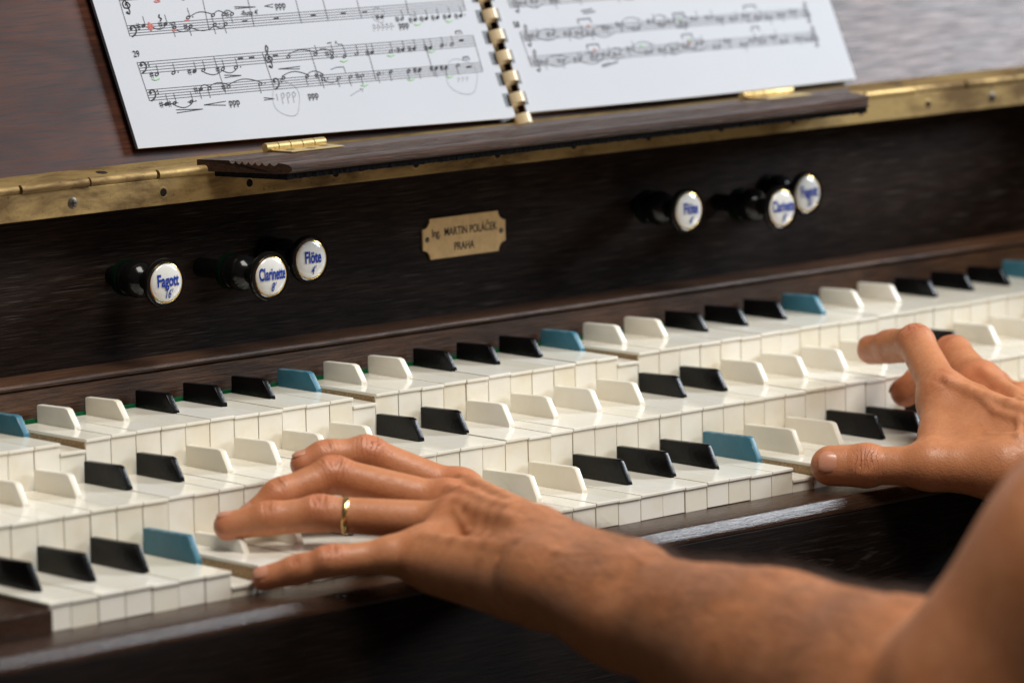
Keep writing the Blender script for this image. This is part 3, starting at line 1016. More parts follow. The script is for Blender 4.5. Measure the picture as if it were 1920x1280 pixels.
for t, u, v, sz in (('ppp', 21.39, 5.12, 0.36), ('ppp', 26.55, 4.01, 0.36), ("-flute 4'", 19.98, 4.93, 0.25), ('29', 14.76, 3.83, 0.32), ('ppp', 18.16, 1.80, 0.36), ('ppp', 21.58, 1.76, 0.36)):
    page_text(t, u, v, sz, 'ink', pl, 0.86 if 'flute' not in t else 1.0)
ik = Ink()
for u, v, a, b in OVALS:
    n_ = 30
    pts = [(u + a / 2 * 1.0 * math.cos(t) + 0.06 * math.sin(3 * t), v + b / 2 * math.sin(t)) for t in np.linspace(0.6, 6.9, n_)]
    ik.path(pts, 0.014)
ik.path([(20.05, 1.95), (20.02, 1.7)], 0.025)
for q_ in range(3):
    uu = 20.25 + q_ * 0.24
    ik.path([(uu - 0.05, 1.56), (uu, 1.93), (uu + 0.09, 1.95), (uu + 0.12, 1.84), (uu + 0.02, 1.76)], 0.024)
for q_ in range(5):
    uu = 25.2 + q_ * 0.2
    ik.path([(uu - 0.06, 3.86), (uu, 4.13), (uu + 0.07, 4.06), (uu + 0.02, 3.96), (uu + 0.15, 4.02)], 0.02)
for q_ in range(3):
    uu = 28.2 + q_ * 0.2
    ik.path([(uu, 1.70), (uu + 0.05, 1.88), (uu + 0.11, 1.80)], 0.018)
ik.path([(23.2, 1.6), (23.5, 1.72), (23.8, 1.8)], 0.02)
ik.path([(23.7, 1.83), (23.85, 1.8), (23.78, 1.7)], 0.02)
ik.path([(26.95, 4.35), (27.2, 4.3), (27.05, 4.2)], 0.018)
ik.build('pencil_marks', 'pencil', pl)
ik = Ink()
for u, v in GREEN:
    ik.path([(u - 0.16, v + 0.03), (u - 0.02, v - 0.02), (u + 0.17, v + 0.03)], 0.036)
ik.build('green_marks', 'green_ink', pl)
ik = Ink()
for q_ in range(6):
    t = q_ / 6
    ik.path([(15.56 + 0.04 * math.sin(9 * t), 4.66 + 0.03 * q_), (15.78 - 0.05 * math.cos(7 * t), 4.68 + 0.035 * q_)], 0.03)
ik.path([(15.66, 4.60), (15.60, 4.78), (15.66, 4.92), (15.75, 4.78), (15.68, 4.6)], 0.03)
for u, v in ((17.26, 4.86), (16.62, 4.55)):
    ik.line(u - 0.09, v, u + 0.09, v + 0.01, 0.05)
ik.path([(16.15, 5.62), (16.3, 5.7), (16.4, 5.62), (16.2, 5.6)], 0.04)
ik.build('red_marks', 'red_ink', pl)

# right-hand page
ik = Ink()
for u0, v0, u1, v1, w0, w1 in STAVES_R:
    for i in range(5):
        ik.line(u0, v0 + (w0 - v0) * i / 4, u1, v1 + (w1 - v1) * i / 4, 0.016, 24)
ik.build('staff_lines', 'soft_ink', pr_)
ik = Ink()
for u0, v0, u1, v1, w0, w1 in STAVES_R:
    u = u0 + 0.75
    i = 0
    while u < u1 - 0.3:
        t = (u - u0) / (u1 - u0)
        vt, vb_ = v0 + (v1 - v0) * t, w0 + (w1 - w0) * t
        v = vb_ + (vt - vb_) * rng.uniform(0.2, 0.95)
        ik.ell(u, v, 0.10, 0.066, 0.4, 12, 0.0 if rng.random() < 0.55 else 0.5)
        sg = 1 if rng.random() < 0.6 else -1
        ik.line(u + 0.085 * sg, v, u + 0.085 * sg, v + 0.3 * sg, 0.022)
        for dx in (0.0, 0.07):
            ik.line(u - 0.27 + dx, v - 0.12, u - 0.27 + dx, v + 0.11, 0.02)
        ik.line(u - 0.32, v - 0.03, u - 0.14, v, 0.035)
        ik.line(u - 0.32, v + 0.04, u - 0.14, v + 0.07, 0.035)
        st_ = rng.uniform(0.45, 0.85)
        if i % 2 == 0 and u < 40:
            for s_ in (1, -1):
                pts = [(u + (st_ + 0.25) * k_ / 8, v + s_ * (0.08 + 0.14 * math.sin(math.pi * k_ / 8))) for k_ in range(9)]
                ik.path(pts, 0.022)
        u += st_
        i += 1
    for t in (0.0, 0.16, 0.33, 0.47, 0.68, 0.84, 0.995):
        u = u0 + (u1 - u0) * t
        ik.line(u, v0 + (v1 - v0) * t, u, w0 + (w1 - w0) * t, 0.022)
    clef(ik, 't', u0 + 0.3, (v0 + w0) / 2)
    clef(ik, 't', u1 - 0.15, (v1 + w1) / 2)
ik.line(31.75, 3.35, 31.78, 2.02, 0.022)
for u0, v0, u1, v1 in ((34.64, 3.61, 35.25, 2.96), (39.31, 3.49, 39.86, 2.92), (34.67, 2.61, 35.23, 2.0), (39.4, 2.64, 39.9, 2.07), (42.99, 3.54, 43.59, 2.91), (43.03, 2.68, 43.4, 2.2)):
    ik.path([(u0, v0 - 0.18), (u0, v0), (u1, v0), (u1, v0 - 0.18)], 0.04)
    ik.path([(u0, v1 + 0.12), (u0, v1), (u1, v1), (u1, v1 + 0.12)], 0.04)
ik.line(35.01, 3.82, 35.61, 3.86, 0.05)
ik.line(34.95, 3.92, 35.5, 3.96, 0.05)
ik.line(35.09, 1.79, 35.5, 1.84, 0.05)
ik.line(35.09, 1.73, 35.89, 1.86, 0.06)
ik.build('printed_notes', 'soft_ink', pr_)
page_text('58', 31.71, 3.63, 0.32, 'ink', pr_)
for nm, mname, spots in (('red_marks', 'red_ink', ((35.04, 3.3), (34.97, 2.37), (39.64, 2.27), (35.24, 4.45))), ('green_marks', 'green_ink', ((39.58, 3.21), (37.25, 2.34), (39.73, 2.38)))):
    ik = Ink()
    for u, v in spots:
        ik.path([(u - 0.08, v - 0.06), (u, v + 0.08), (u + 0.06, v - 0.05), (u - 0.03, v + 0.06)], 0.025)
    ik.build(nm, mname, pr_)

# plastic comb: spine strip and curled teeth
spine_v = [-0.22 + 0.8 * i for i in range(28)]
bm = bm_box(bmesh.new(), 30.45, 30.80, -0.35, 22, 0.0, 0.05)
for v in bm.verts:
    v.co = lidp(v.co.x, v.co.y, v.co.z)
comb = ob('comb_binding', from_bm('comb_binding', bm, MAT['comb']), book)
bm = bmesh.new()
seg = 18
rad = 0.36
for j in range(seg):
    a0, a1 = R(-70 + 320 * j / seg), R(-70 + 320 * (j + 1) / seg)
    q_ = [(30.62 + rad * math.cos(a) * 0.95, v, 0.30 + rad * math.sin(a) * 0.9) for a, v in ((a0, 0.10), (a1, 0.10), (a1, 0.48), (a0, 0.48))]
    q2 = [(30.62 + (x_ - 30.62) * 0.86, v, 0.30 + (o - 0.30) * 0.86) for x_, v, o in q_]
    A = [bm.verts.new(lidp(*p)) for p in q_]
    B_ = [bm.verts.new(lidp(*p)) for p in q2]
    bm.faces.new(A)
    bm.faces.new(B_[::-1])
    bm.faces.new((A[0], B_[0], B_[1], A[1]))
    bm.faces.new((A[3], A[2], B_[2], B_[3]))
bmesh.ops.remove_doubles(bm, verts=bm.verts, dist=1e-4)
tooth = from_bm('comb_tooth', bm, MAT['comb'], True)
for v0 in spine_v:
    o = ob('comb_tooth', tooth, comb)
    o.location = LU * v0 * S
for pg, (ua, ub) in ((pl, (30.02, 30.31)), (pr_, (30.91, 31.10))):      # punched slots on both pages
    for v0 in spine_v:
        if v0 + 0.04 > 0.3:
            q_ = [lidp(u, v, opage(u, v) + 0.010) for u, v in ((ua, v0 + 0.04), (ub, v0 + 0.04), (ub, v0 + 0.54), (ua, v0 + 0.54))]
            ob('punched_slot', me('punched_slot', q_, [(0, 1, 2, 3)], MAT['card']), pg)

# ------------------------------------------------------------------ the player's arms: one continuous surface per arm
f32 = np.float32


class Field:
    """smooth union of tapered capsules plus small dents and ridges, meshed with surface nets"""

    def __init__(self):
        self.p, self.d = [], []

    def cap(self, a, b, ra, rb, k=0.35, flat=None, e=1.0):
        self.p.append((np.array(a, f32), np.array(b, f32), ra, rb, k, None if flat is None else np.array(flat, f32) / np.linalg.norm(flat), e))

    def dent(self, a, b, amp, wd):
        self.d.append((np.array(a, f32), np.array(b, f32), amp, wd))

    @staticmethod
    def seg(P, a, b):
        ba = b - a
        t = np.clip(((P - a) @ ba) / max(float(ba @ ba), 1e-9), 0, 1)
        return P - a - t[..., None] * ba, t

    def ev(self, P, cen=None, rad=0.0):
        """P (n, m, 3); blocks are culled by their centres"""
        n = P.shape[0]
        D = np.full(P.shape[:2], 9.0, f32)
        for a, b, ra, rb, k, fl, e in self.p:
            if cen is not None:
                q_, _ = self.seg(cen, a, b)
                idx = np.nonzero(np.linalg.norm(q_, axis=1) < max(ra, rb) * max(1, 1) + rad + k + 0.5)[0]
                if not len(idx):
                    continue
            else:
                idx = np.arange(n)
            q_, t = self.seg(P[idx], a, b)
            if fl is not None:
                q_ = q_ + (q_ @ fl)[..., None] * fl * (e - 1)
            d = np.sqrt((q_ * q_).sum(-1)) - (ra + (rb - ra) * t)
            old = D[idx]
            h = np.clip(0.5 + 0.5 * (old - d) / k, 0, 1)
            D[idx] = old + (d - old) * h - k * h * (1 - h)
        for a, b, amp, wd in self.d:
            if cen is not None:
                q_, _ = self.seg(cen, a, b)
                idx = np.nonzero(np.linalg.norm(q_, axis=1) < rad + wd * 3)[0]
                if not len(idx):
                    continue
            else:
                idx = np.arange(n)
            q_, _ = self.seg(P[idx], a, b)
            D[idx] += amp * np.exp(-(q_ * q_).sum(-1) / (wd * wd))
        return D

    def surf(self, p, d):
        """walk from inside the flesh along d until the skin"""
        p, d = np.array(p, f32), unit(d).astype(f32)
        t = np.linspace(0, 3.0, 240, dtype=f32)
        v = self.ev((p + t[:, None] * d)[:, None, :])[:, 0]
        i = int(np.argmax(v > 0))
        return p + d * t[i]

    def ridge(self, pts, d, amp, wd):
        q_ = [self.surf(p, d) for p in pts]
        return [(q_[i], q_[i + 1], amp, wd) for i in range(len(q_) - 1)]

    def mesh(self, h, name, tints, chains=()):
        lo = np.min([np.minimum(a, b) - max(ra, rb) - 0.4 for a, b, ra, rb, *_ in self.p], axis=0)
        hi = np.max([np.maximum(a, b) + max(ra, rb) + 0.4 for a, b, ra, rb, *_ in self.p], axis=0)
        B = 8
        nb = np.ceil((hi - lo) / (B * h)).astype(int)
        g = np.stack(np.meshgrid(*[np.arange(k) for k in nb], indexing='ij'), -1).reshape(-1, 3)
        cen = (lo + (g + 0.5) * B * h).astype(f32)
        dc = np.concatenate([self.ev(c[:, None, :])[:, 0] for c in np.array_split(cen, max(1, len(cen) // 40000))])
        keep = np.abs(dc) < 0.87 * B * h * 1.5 + 0.1
        g, cen = g[keep], cen[keep]
        off = np.stack(np.meshgrid(*[np.arange(B + 1)] * 3, indexing='ij'), -1).reshape(-1, 3)
        cellV, cellK, edges = [], [], []
        DIM = int((nb.max() + 2) * B)
        key = lambda c: (c[..., 0].astype(np.int64) * DIM + c[..., 1]) * DIM + c[..., 2]
        for part in np.array_split(np.arange(len(g)), max(1, len(g) // 600)):
            gi = g[part] * B
            I = gi[:, None, :] + off[None]
            P = (lo + I * h).astype(f32)
            D = self.ev(P, cen[part], 0.87 * B * h).reshape(-1, B + 1, B + 1, B + 1)
            s_ = D < 0
            c8 = [D[:, i:i + B, j:j + B, k:k + B] for i in (0, 1) for j in (0, 1) for k in (0, 1)]
            ns = sum((c < 0).astype(np.int8) for c in c8)
            act = np.nonzero((ns > 0) & (ns < 8))
            vals = np.stack([c[act] for c in c8], -1).reshape(-1, 2, 2, 2)
            acc = np.zeros((len(vals), 3))
            cnt = np.zeros(len(vals))
            for ax in range(3):
                for u in (0, 1):
                    for v in (0, 1):
                        ia = [0, 0, 0]
                        o2 = [x for x in range(3) if x != ax]
                        ia[o2[0]], ia[o2[1]] = u, v
                        ib = list(ia)
                        ib[ax] = 1
                        va, vb = vals[:, ia[0], ia[1], ia[2]], vals[:, ib[0], ib[1], ib[2]]
                        m = (va < 0) != (vb < 0)
                        t = np.where(m, va / np.where(m, va - vb, 1), 0)
                        pt = np.array(ia, float)[None].repeat(len(vals), 0)
                        pt[:, ax] = t
                        acc[m] += pt[m]
                        cnt[m] += 1
            base = gi[act[0]] + np.stack(act[1:], -1)
            cellV.append(lo + (base + acc / cnt[:, None]) * h)
            cellK.append(key(base))
            for ax in range(3):
                sl0 = [slice(0, B)] * 3
                sl1 = [slice(0, B)] * 3
                sl1[ax] = slice(1, B + 1)
                a_, b_ = s_[(slice(None), *sl0)], s_[(slice(None), *sl1)]
                e_ = np.nonzero(a_ != b_)
                edges.append((ax, gi[e_[0]] + np.stack(e_[1:], -1), a_[e_]))
        V = np.concatenate(cellV)
        K = np.concatenate(cellK)
        o_ = np.argsort(K)
        K, V = K[o_], V[o_]
        F = []
        for ax, pnt, ins in edges:
            o2 = [(ax + 1) % 3, (ax + 2) % 3]
            ids, ok = [], np.ones(len(pnt), bool)
            for du, dv in ((0, 0), (-1, 0), (-1, -1), (0, -1)):
                c = pnt.copy()
                c[:, o2[0]] += du
                c[:, o2[1]] += dv
                kk = key(c)
                j = np.clip(np.searchsorted(K, kk), 0, len(K) - 1)
                ok &= K[j] == kk
                ids.append(j)
            q_ = np.stack(ids, -1)
            q_[~ins] = q_[~ins][:, ::-1]
            F.append(q_[ok])
        F = np.concatenate(F)
        # relax a little
        for _ in range(2):
            acc = np.zeros_like(V)
            cnt = np.zeros(len(V))
            for i in range(4):
                for j in ((i + 1) % 4, (i - 1) % 4):
                    np.add.at(acc, F[:, i], V[F[:, j]])
                    np.add.at(cnt, F[:, i], 1)
            V = V * 0.5 + 0.5 * acc / np.maximum(cnt, 1)[:, None]
        m = bpy.data.meshes.new(name)
        m.vertices.add(len(V))
        m.vertices.foreach_set('co', (V * S).astype(f32).ravel())
        m.loops.add(F.size)
        m.loops.foreach_set('vertex_index', F.astype(np.int32).ravel())
        m.polygons.add(len(F))
        m.polygons.foreach_set('loop_start', np.arange(0, F.size, 4, dtype=np.int32))
        m.polygons.foreach_set('use_smooth', np.ones(len(F), bool))
        m.update(calc_edges=True)
        m.validate()
        col = np.zeros((len(V), 4), f32)
        col[:, 3] = 1
        for ch, p, wd, amt in tints:
            col[:, ch] += amt * np.exp(-((V - np.array(p)) ** 2).sum(1) / (wd * wd))
        col = np.clip(col, 0, 1)
        best = np.full(len(V), 1e9)
        for ch in chains:                            # arc length along the nearest finger
            s0 = 0.0
            for a, b in zip(ch, ch[1:]):
                a, b = np.array(a, float), np.array(b, float)
                ln_ = np.linalg.norm(b - a)
                t = ((V - a) @ (b - a)) / ln_ ** 2
                tc = np.clip(t, 0 if s0 else -0.5, 1 if b is not ch[-1] else 1.5)
                dd_ = np.linalg.norm(V - a - tc[:, None] * (b - a), axis=1)
                m_ = dd_ < best
                best[m_] = dd_[m_]
                col[m_, 2] = s0 + tc[m_] * ln_
                s0 += ln_
        ca = m.color_attributes.new('tint', 'FLOAT_COLOR', 'POINT')
        ca.data.foreach_set('color', col.ravel())
        m.materials.append(MAT['skin'])
        return m, V, F


def unit(v):
    v = np.array(v, float)
    return v / np.linalg.norm(v)


def finger(F, T, J, r, dors, crease=True, kw=0.30):
    """J: knuckle, middle joint, end joint, centre of the tip"""
    J = [np.array(j, float) for j in J]
    F.cap(J[0], J[1], r * 1.10, r * 0.98, kw)
    F.cap(J[1], J[2], r * 1.00, r * 0.90, 0.10)
    F.cap(J[2], J[3], r * 0.91, r * 0.80, 0.08)
    d = unit(dors)
    for q_ in (1, 2):
        ax = unit(J[q_ + 1] - J[q_ - 1])
        dd = unit(d - ax * (d @ ax))
        sd = np.cross(ax, dd)
        rr = r * (1.0 if q_ == 1 else 0.9)
        F.cap(J[q_] + dd * rr * 0.13 - ax * 0.12, J[q_] + dd * rr * 0.13 + ax * 0.12, rr * 0.90, rr * 0.90, 0.22)    # knuckle
        if crease:
            for o_ in ((-0.15, 0.0, 0.15) if q_ == 1 else (-0.07, 0.07)):
                c = J[q_] + ax * o_ + dd * rr * 1.05
                F.dent(c - sd * rr * 0.45, c + sd * rr * 0.45, 0.075 if q_ == 1 else 0.045, 0.062)
            c = J[q_] - dd * rr * 0.95
            F.dent(c - sd * rr * 0.5, c + sd * rr * 0.5, 0.05, 0.09)
        T.append((0, J[q_] + dd * rr, 0.55, 0.36 if q_ == 1 else 0.24))
        T.append((1, J[q_] + dd * rr * 0.9, r * (0.85 if q_ == 1 else 0.55), 1.0 if q_ == 1 else 0.75))
    T.append((0, J[3] + unit(J[3] - J[2]) * 0.3, 0.62, 0.60))


def nail(J2, J3, r, dors, parent, wid=0.78, ln=0.80, lift=0.0, fwd_=0.10):
    J2, J3 = np.array(J2, float), np.array(J3, float)
    ax = unit(J3 - J2)
    dd = unit(np.array(dors, float) - ax * (np.array(dors, float) @ ax))
    sd = np.cross(ax, dd)
    nu, nv = 12, 12
    vs, fs = [], []
    for side in (0, 1):
        for j in range(nv + 1):
            t = j / nv
            for i in range(nu + 1):
                s_ = (i / nu) * 2 - 1
                # rounded outline
                half = wid * (1 - 0.16 * (1 - t)) * math.sqrt(max(0.0, 1 - max(0, (t - 0.72) / 0.34) ** 2)) * math.sqrt(max(0.0, 1 - max(0, (0.30 - t) / 0.36) ** 2))
                ang = s_ * half
                sa = fwd_ + (t - 0.55) * ln
                rr = math.sqrt(max(0.05, r * r - max(0.0, sa - 0.03) ** 2 * 0.85)) + lift - 0.02 * abs(s_) ** 3 - 0.05 * (1 - t) ** 3
                rr -= 0.03 * side
                p = J3 + ax * sa + (dd * math.cos(ang) + sd * math.sin(ang)) * rr
                vs.append(p)
    st = (nu + 1) * (nv + 1)
    for j in range(nv):
        for i in range(nu):
            a = j * (nu + 1) + i
            fs.append((a, a + 1, a + nu + 2, a + nu + 1))
            fs.append((st + a, st + a + nu + 1, st + a + nu + 2, st + a + 1))
    rim = list(range(nu + 1)) + [j * (nu + 1) + nu for j in range(1, nv + 1)] + [nv * (nu + 1) + i for i in range(nu - 1, -1, -1)] + [j * (nu + 1) for j in range(nv - 1, 0, -1)]
    for a, b in zip(rim, rim[1:] + rim[:1]):
        fs.append((b, a, a + st, b + st))
    return ob('fingernail', me('fingernail', vs, fs, MAT['nail'], True), parent)


person = empty('person', 'player with bare arms, both hands spread on the organ keys', 'person', (20, -22, -1))

# left arm: little finger and ring finger nearest the camera
F = Field()
T = []
DL = (-0.45, -0.30, 0.84)
LHD = dict(
    little=([(10.85, -3.3, 0.28), (8.42, -1.82, 0.15), (7.73, -1.12, -0.10), (6.98, -0.37, -0.35)], 0.485),
    ring=([(13.1, -2.51, 0.80), (10.01, 0.6, 1.10), (8.82, 1.62, 0.98), (7.90, 2.53, 0.77)], 0.56),
    middle=([(14.17, -0.77, 0.98), (11.64, 1.89, 1.95), (9.96, 2.48, 1.45), (9.05, 2.75, 0.85)], 0.575),
    index=([(15.96, 0.77, 0.92), (13.78, 2.75, 2.25), (12.66, 3.46, 2.22), (12.0, 3.78, 2.02)], 0.555))
WL = [np.array(p) for p in ((9.95, -9.4, 0.35), (10.9, -8.5, 0.62), (11.6, -7.6, 0.80), (12.3, -6.7, 0.88))]
for k_, nm in enumerate(('little', 'ring', 'middle', 'index')):
    J, r = LHD[nm]
    finger(F, T, J, r, DL)
    F.cap(J[0], WL[k_], r * 1.22, 1.02, 0.55)
    F.cap(np.array(J[0]) + np.array((0, 0, -0.55)), WL[k_] + np.array((0.15, 0.3, -0.45)), r * 1.15, 0.85, 0.7)        # palm side
    if k_:
        F.cap(np.array(J[0]) + np.array(DL) * 0.28, np.array(J[0]) + np.array(DL) * 0.28, r * 0.92, r * 0.92, 0.35)  # knuckle
    if k_ > 0:
        T.append((0, np.array(J[0]) + np.array(DL) * 0.9, 0.6, 0.25))
# the fleshy edge of the hand, thumb tucked behind
F.cap((11.3, -3.1, 0.45), (12.6, -2.7, 0.95), 0.58, 0.62, 0.6)
F.cap((10.0, -2.9, 0.28), (11.6, -3.7, 0.40), 0.50, 0.62, 0.5)
F.cap((10.4, -4.1, 0.05), (10.1, -8.0, 0.15), 0.68, 0.85, 0.6)
F.cap((14.2, -4.6, -0.5), (16.8, -0.9, -0.25), 0.95, 0.72, 0.6)
F.cap((16.8, -0.9, -0.25), (16.6, 1.4, 0.35), 0.70, 0.62, 0.2)
F.cap((9.75, -9.55, 0.62), (9.85, -9.7, 0.66), 0.86, 0.86, 0.45)                                                     # wrist bone
AX = [np.array(p) for p in ((10.95, -8.4, 0.30), (10.30, -13.06, 0.02), (9.3, -19.6, -0.50), (8.5, -25.6, -0.95), (8.2, -29.2, -1.2))]
for (a, b), (ra, rb) in zip(zip(AX, AX[1:]), ((1.30, 1.62), (1.62, 2.42), (2.42, 3.05), (3.05, 3.25))):
    F.cap(a, b, ra, rb, 0.8)
F.cap((11.9, -7.3, 0.5), (11.4, -12.0, 0.2), 1.25, 1.45, 0.8)
F.cap((9.95, -9.9, 0.35), (9.4, -13.5, 0.0), 1.0, 1.35, 0.8)
F.cap((10.2, -17.5, -0.2), (10.2, -24.5, -0.5), 1.5, 1.9, 1.2)                                                          # forearm muscle
F.cap((8.0, -29.83, -0.1), (9.6, -32.4, 3.6), 3.45, 3.6, 0.6)
F.cap((9.6, -32.4, 3.6), (13.4, -36.2, 8.8), 3.6, 4.1, 1.2)
F.cap((13.4, -36.2, 8.8), (17.5, -39.5, 14.0), 4.1, 4.3, 1.2)
RID = []
for k_, nm in enumerate(('little', 'ring', 'middle', 'index')):
    J0 = np.array(LHD[nm][0][0])
    a, b = J0 + (WL[k_] - J0) * 0.06, J0 + (WL[k_] - J0) * 0.80
    pp = [a + (b - a) * t for t in np.linspace(0, 1, 6)]
    RID += F.ridge(pp, DL, -0.15 if k_ else -0.07, 0.22)
    if k_ < 3:
        J1 = np.array(LHD[('little', 'ring', 'middle', 'index')[k_ + 1]][0][0])
        c = (J0 + J1) / 2
        e = (WL[k_] + WL[k_ + 1]) / 2
        RID += F.ridge([c + (e - c) * t for t in np.linspace(0.0, 0.6, 5)], DL, 0.03, 0.33)
for pts in ([(12.4, -3.2, 0.9), (11.6, -4.6, 0.6), (11.0, -6.2, 0.5)], [(14.0, -2.4, 0.9), (12.9, -4.0, 0.7), (12.4, -6.0, 0.5)], [(10.6, -7.5, 0.3), (10.2, -10.5, 0.0), (10.4, -14.0, 0.0)]):
    RID += F.ridge(pts, DL, -0.06, 0.15)
F.d += RID
for o_, am in ((0.0, 0.06), (0.35, 0.05), (-0.4, 0.04)):                                                             # wrist folds
    F.dent((9.35, -8.9 + o_, 1.35), (9.1, -9.0 + o_, -0.6), am, 0.10)
mL, VL, FL = F.mesh(0.056, 'arm', T, [LHD[k][0] for k in LHD])
arm = ob('arm', mL, person)
arm['label'] = 'bare left arm and hand with a gold ring'
nail(LHD['little'][0][2], LHD['little'][0][3], 0.485 * 0.80, (-0.55, -0.35, 0.75), arm, 0.70, 0.62, 0.03, -0.02)
nail(LHD['ring'][0][2], LHD['ring'][0][3], 0.56 * 0.80, (-0.15, 0.15, 0.97), arm, 0.70, 0.66, 0.03, -0.02)
nail(LHD['middle'][0][2], LHD['middle'][0][3], 0.575 * 0.80, (-0.4, 0.2, 0.85), arm, 0.70, 0.66, 0.03, -0.02)
nail(LHD['index'][0][2], LHD['index'][0][3], 0.555 * 0.80, (-0.3, 0.2, 0.9), arm, 0.70, 0.66, 0.03, -0.02)


def hairs(V, Fq, region, axis, count, parent, length):
    """short tapered strands rooted in the skin"""
    fc = V[Fq].mean(1)
    e1, e2 = V[Fq[:, 2]] - V[Fq[:, 0]], V[Fq[:, 3]] - V[Fq[:, 1]]
    nn = np.cross(e1, e2)
    nn /= np.linalg.norm(nn, axis=1)[:, None] + 1e-9
    wgt = region(fc, nn)
    pick = rng.choice(len(fc), count, p=wgt / wgt.sum())
    p, n_ = fc[pick] + rng.normal(0, 0.02, (count, 3)), nn[pick]
    nrm = lambda q_: q_ / (np.linalg.norm(q_, axis=1)[:, None] + 1e-9)
    dot = lambda a_, b_: (a_ * b_).sum(1)[:, None]
    t = axis(None) - n_ * (n_ @ axis(None))[:, None] + rng.normal(0, 0.25, (count, 3))
    t = nrm(t - n_ * dot(t, n_))
    L_ = length * rng.uniform(0.5, 1.25, (count, 1))
    sd = nrm(np.cross(t, n_) + rng.normal(0, 0.4, (count, 3))) * 0.0026
    lift = rng.uniform(0.15, 0.60, (count, 1))
    rows = []
    for s_, wd in ((0.0, 1.0), (0.4, 0.9), (0.75, 0.6), (1.0, 0.1)):
        q_ = p + t * L_ * s_ + n_ * L_ * lift * (s_ - 0.35 * s_ * s_)
        rows += [q_ - sd * wd, q_ + sd * wd]
    vs = np.stack(rows, 1).reshape(-1, 3).tolist()
    fs = [(8 * i + 2 * j, 8 * i + 2 * j + 1, 8 * i + 2 * j + 3, 8 * i + 2 * j + 2) for i in range(count) for j in range(3)]
    o = ob('arm_hair', me('arm_hair', vs, fs, MAT['hair']), parent)
    o['kind'] = 'stuff'
    return o


def regL(c, n_):
    wv = np.clip((-6.5 - c[:, 1]) / 6.0, 0.02, 1) * np.clip((c[:, 2] + 34) / 2, 0, 1) * (c[:, 1] > -27)
    return wv * np.clip(0.35 + n_[:, 2] * 0.7 + n_[:, 0] * 0.15, 0.03, 1) * (c[:, 1] < -4)


hairs(VL, FL, regL, lambda p: np.array((-0.35, 0.75, 0.25)), 8500, arm, 1.0)

# wedding ring
rp = np.array(LHD['ring'][0][0]) * 0.30 + np.array(LHD['ring'][0][1]) * 0.70
rp = np.array((10.01, 0.6, 1.10)) + (np.array((13.1, -2.51, 0.80)) - np.array((10.01, 0.6, 1.10))) * 0.185
ax = unit(np.array((13.1, -2.51, 0.80)) - np.array((10.01, 0.6, 1.10)))
u_ = unit(np.cross(ax, (0, 0, 1)))
v_ = np.cross(u_, ax)
vs, fs = [], []
ns = 48
pf = [(-0.10, 0.540), (-0.09, 0.585), (-0.04, 0.605), (0.04, 0.605), (0.09, 0.585), (0.10, 0.540)]
for i in range(ns):
    a = 2 * math.pi * i / ns
    for d_, r_ in pf:
        vs.append(rp + ax * d_ + (u_ * math.cos(a) + v_ * math.sin(a)) * r_)
for i in range(ns):
    for j in range(6):
        a, b = i * 6 + j, i * 6 + (j + 1) % 6
        c, d_ = ((i + 1) % ns) * 6 + (j + 1) % 6, ((i + 1) % ns) * 6 + j
        fs.append((a, b, c, d_))
ring = ob('wedding_ring', me('wedding_ring', vs, fs, MAT['gold'], True))
ring['label'] = 'plain gold wedding ring on the ring finger of the left hand'
ring['category'] = 'ring'

# right arm: thumb nearest the camera, index raised with a sharp bend
F = Field()
T = []
DR = (-0.50, -0.42, 0.76)
RHD = dict(
    index=([(35.99, -1.29, 1.9), (37.38, 1.24, 3.22), (38.01, 3.05, 2.88), (38.32, 4.34, 2.61)], 0.64),
    middle=([(38.58, -0.63, 1.82), (39.89, 1.85, 2.5), (39.54, 2.81, 1.68), (38.97, 3.34, 1.12)], 0.65),
    ring=([(40.95, -0.25, 0.80), (42.25, 2.08, 1.05), (42.11, 2.99, 0.85), (41.9, 3.5, 0.60)], 0.58),
    little=([(42.75, 0.0, 0.15), (43.56, 1.65, 0.55), (43.52, 2.5, 0.55), (43.3, 3.0, 0.50)], 0.52))
WR = [np.array(p) for p in ((36.7, -6.5, 0.50), (37.4, -6.0, 0.25), (38.1, -5.6, 0.0), (38.8, -5.0, -0.35))]
for k_, nm in enumerate(('index', 'middle', 'ring', 'little')):
    J, r = RHD[nm]
    finger(F, T, J, r, DR if k_ else (-0.45, -0.1, 0.88))
    F.cap(J[0], WR[k_], r * 1.15, 1.05, 0.55)
    F.cap(np.array(J[0]) + np.array((0.1, 0.1, -0.55)), WR[k_] + np.array((0.2, 0.4, -0.6)), r * 1.1, 0.95, 0.7)
    F.cap(np.array(J[0]) + np.array(DR) * 0.26, np.array(J[0]) + np.array(DR) * 0.26, r * 0.90, r * 0.90, 0.35)
    T.append((0, np.array(J[0]) + np.array(DR) * 0.9, 0.6, 0.22))
F.cap((37.38, 1.29, 3.42), (37.36, 1.12, 3.36), 0.46, 0.46, 0.14)
TJ = [np.array(p) for p in ((34.75, -5.3, -0.10), (33.2, -3.26, 0.0), (31.93, -1.59, -0.02), (31.15, -0.66, -0.02))]
F.cap(TJ[0], TJ[1], 0.98, 0.80, 0.5)
TM = TJ[1] + (TJ[2] - TJ[1]) * 0.58
F.cap(TJ[1], TM, 0.80, 0.60, 0.3)
F.cap(TM, TJ[2], 0.60, 0.70, 0.2)
F.cap(TJ[2], TJ[3], 0.74, 0.68, 0.12)
TD = np.array((-0.60, -0.62, 0.38))
tax = unit(TJ[3] - TJ[1])
tdd = unit(TD - tax * (TD @ tax))
tsd = np.cross(tax, tdd)
F.cap(TJ[2] + tdd * 0.12, TJ[2] + tdd * 0.12, 0.70, 0.70, 0.2)
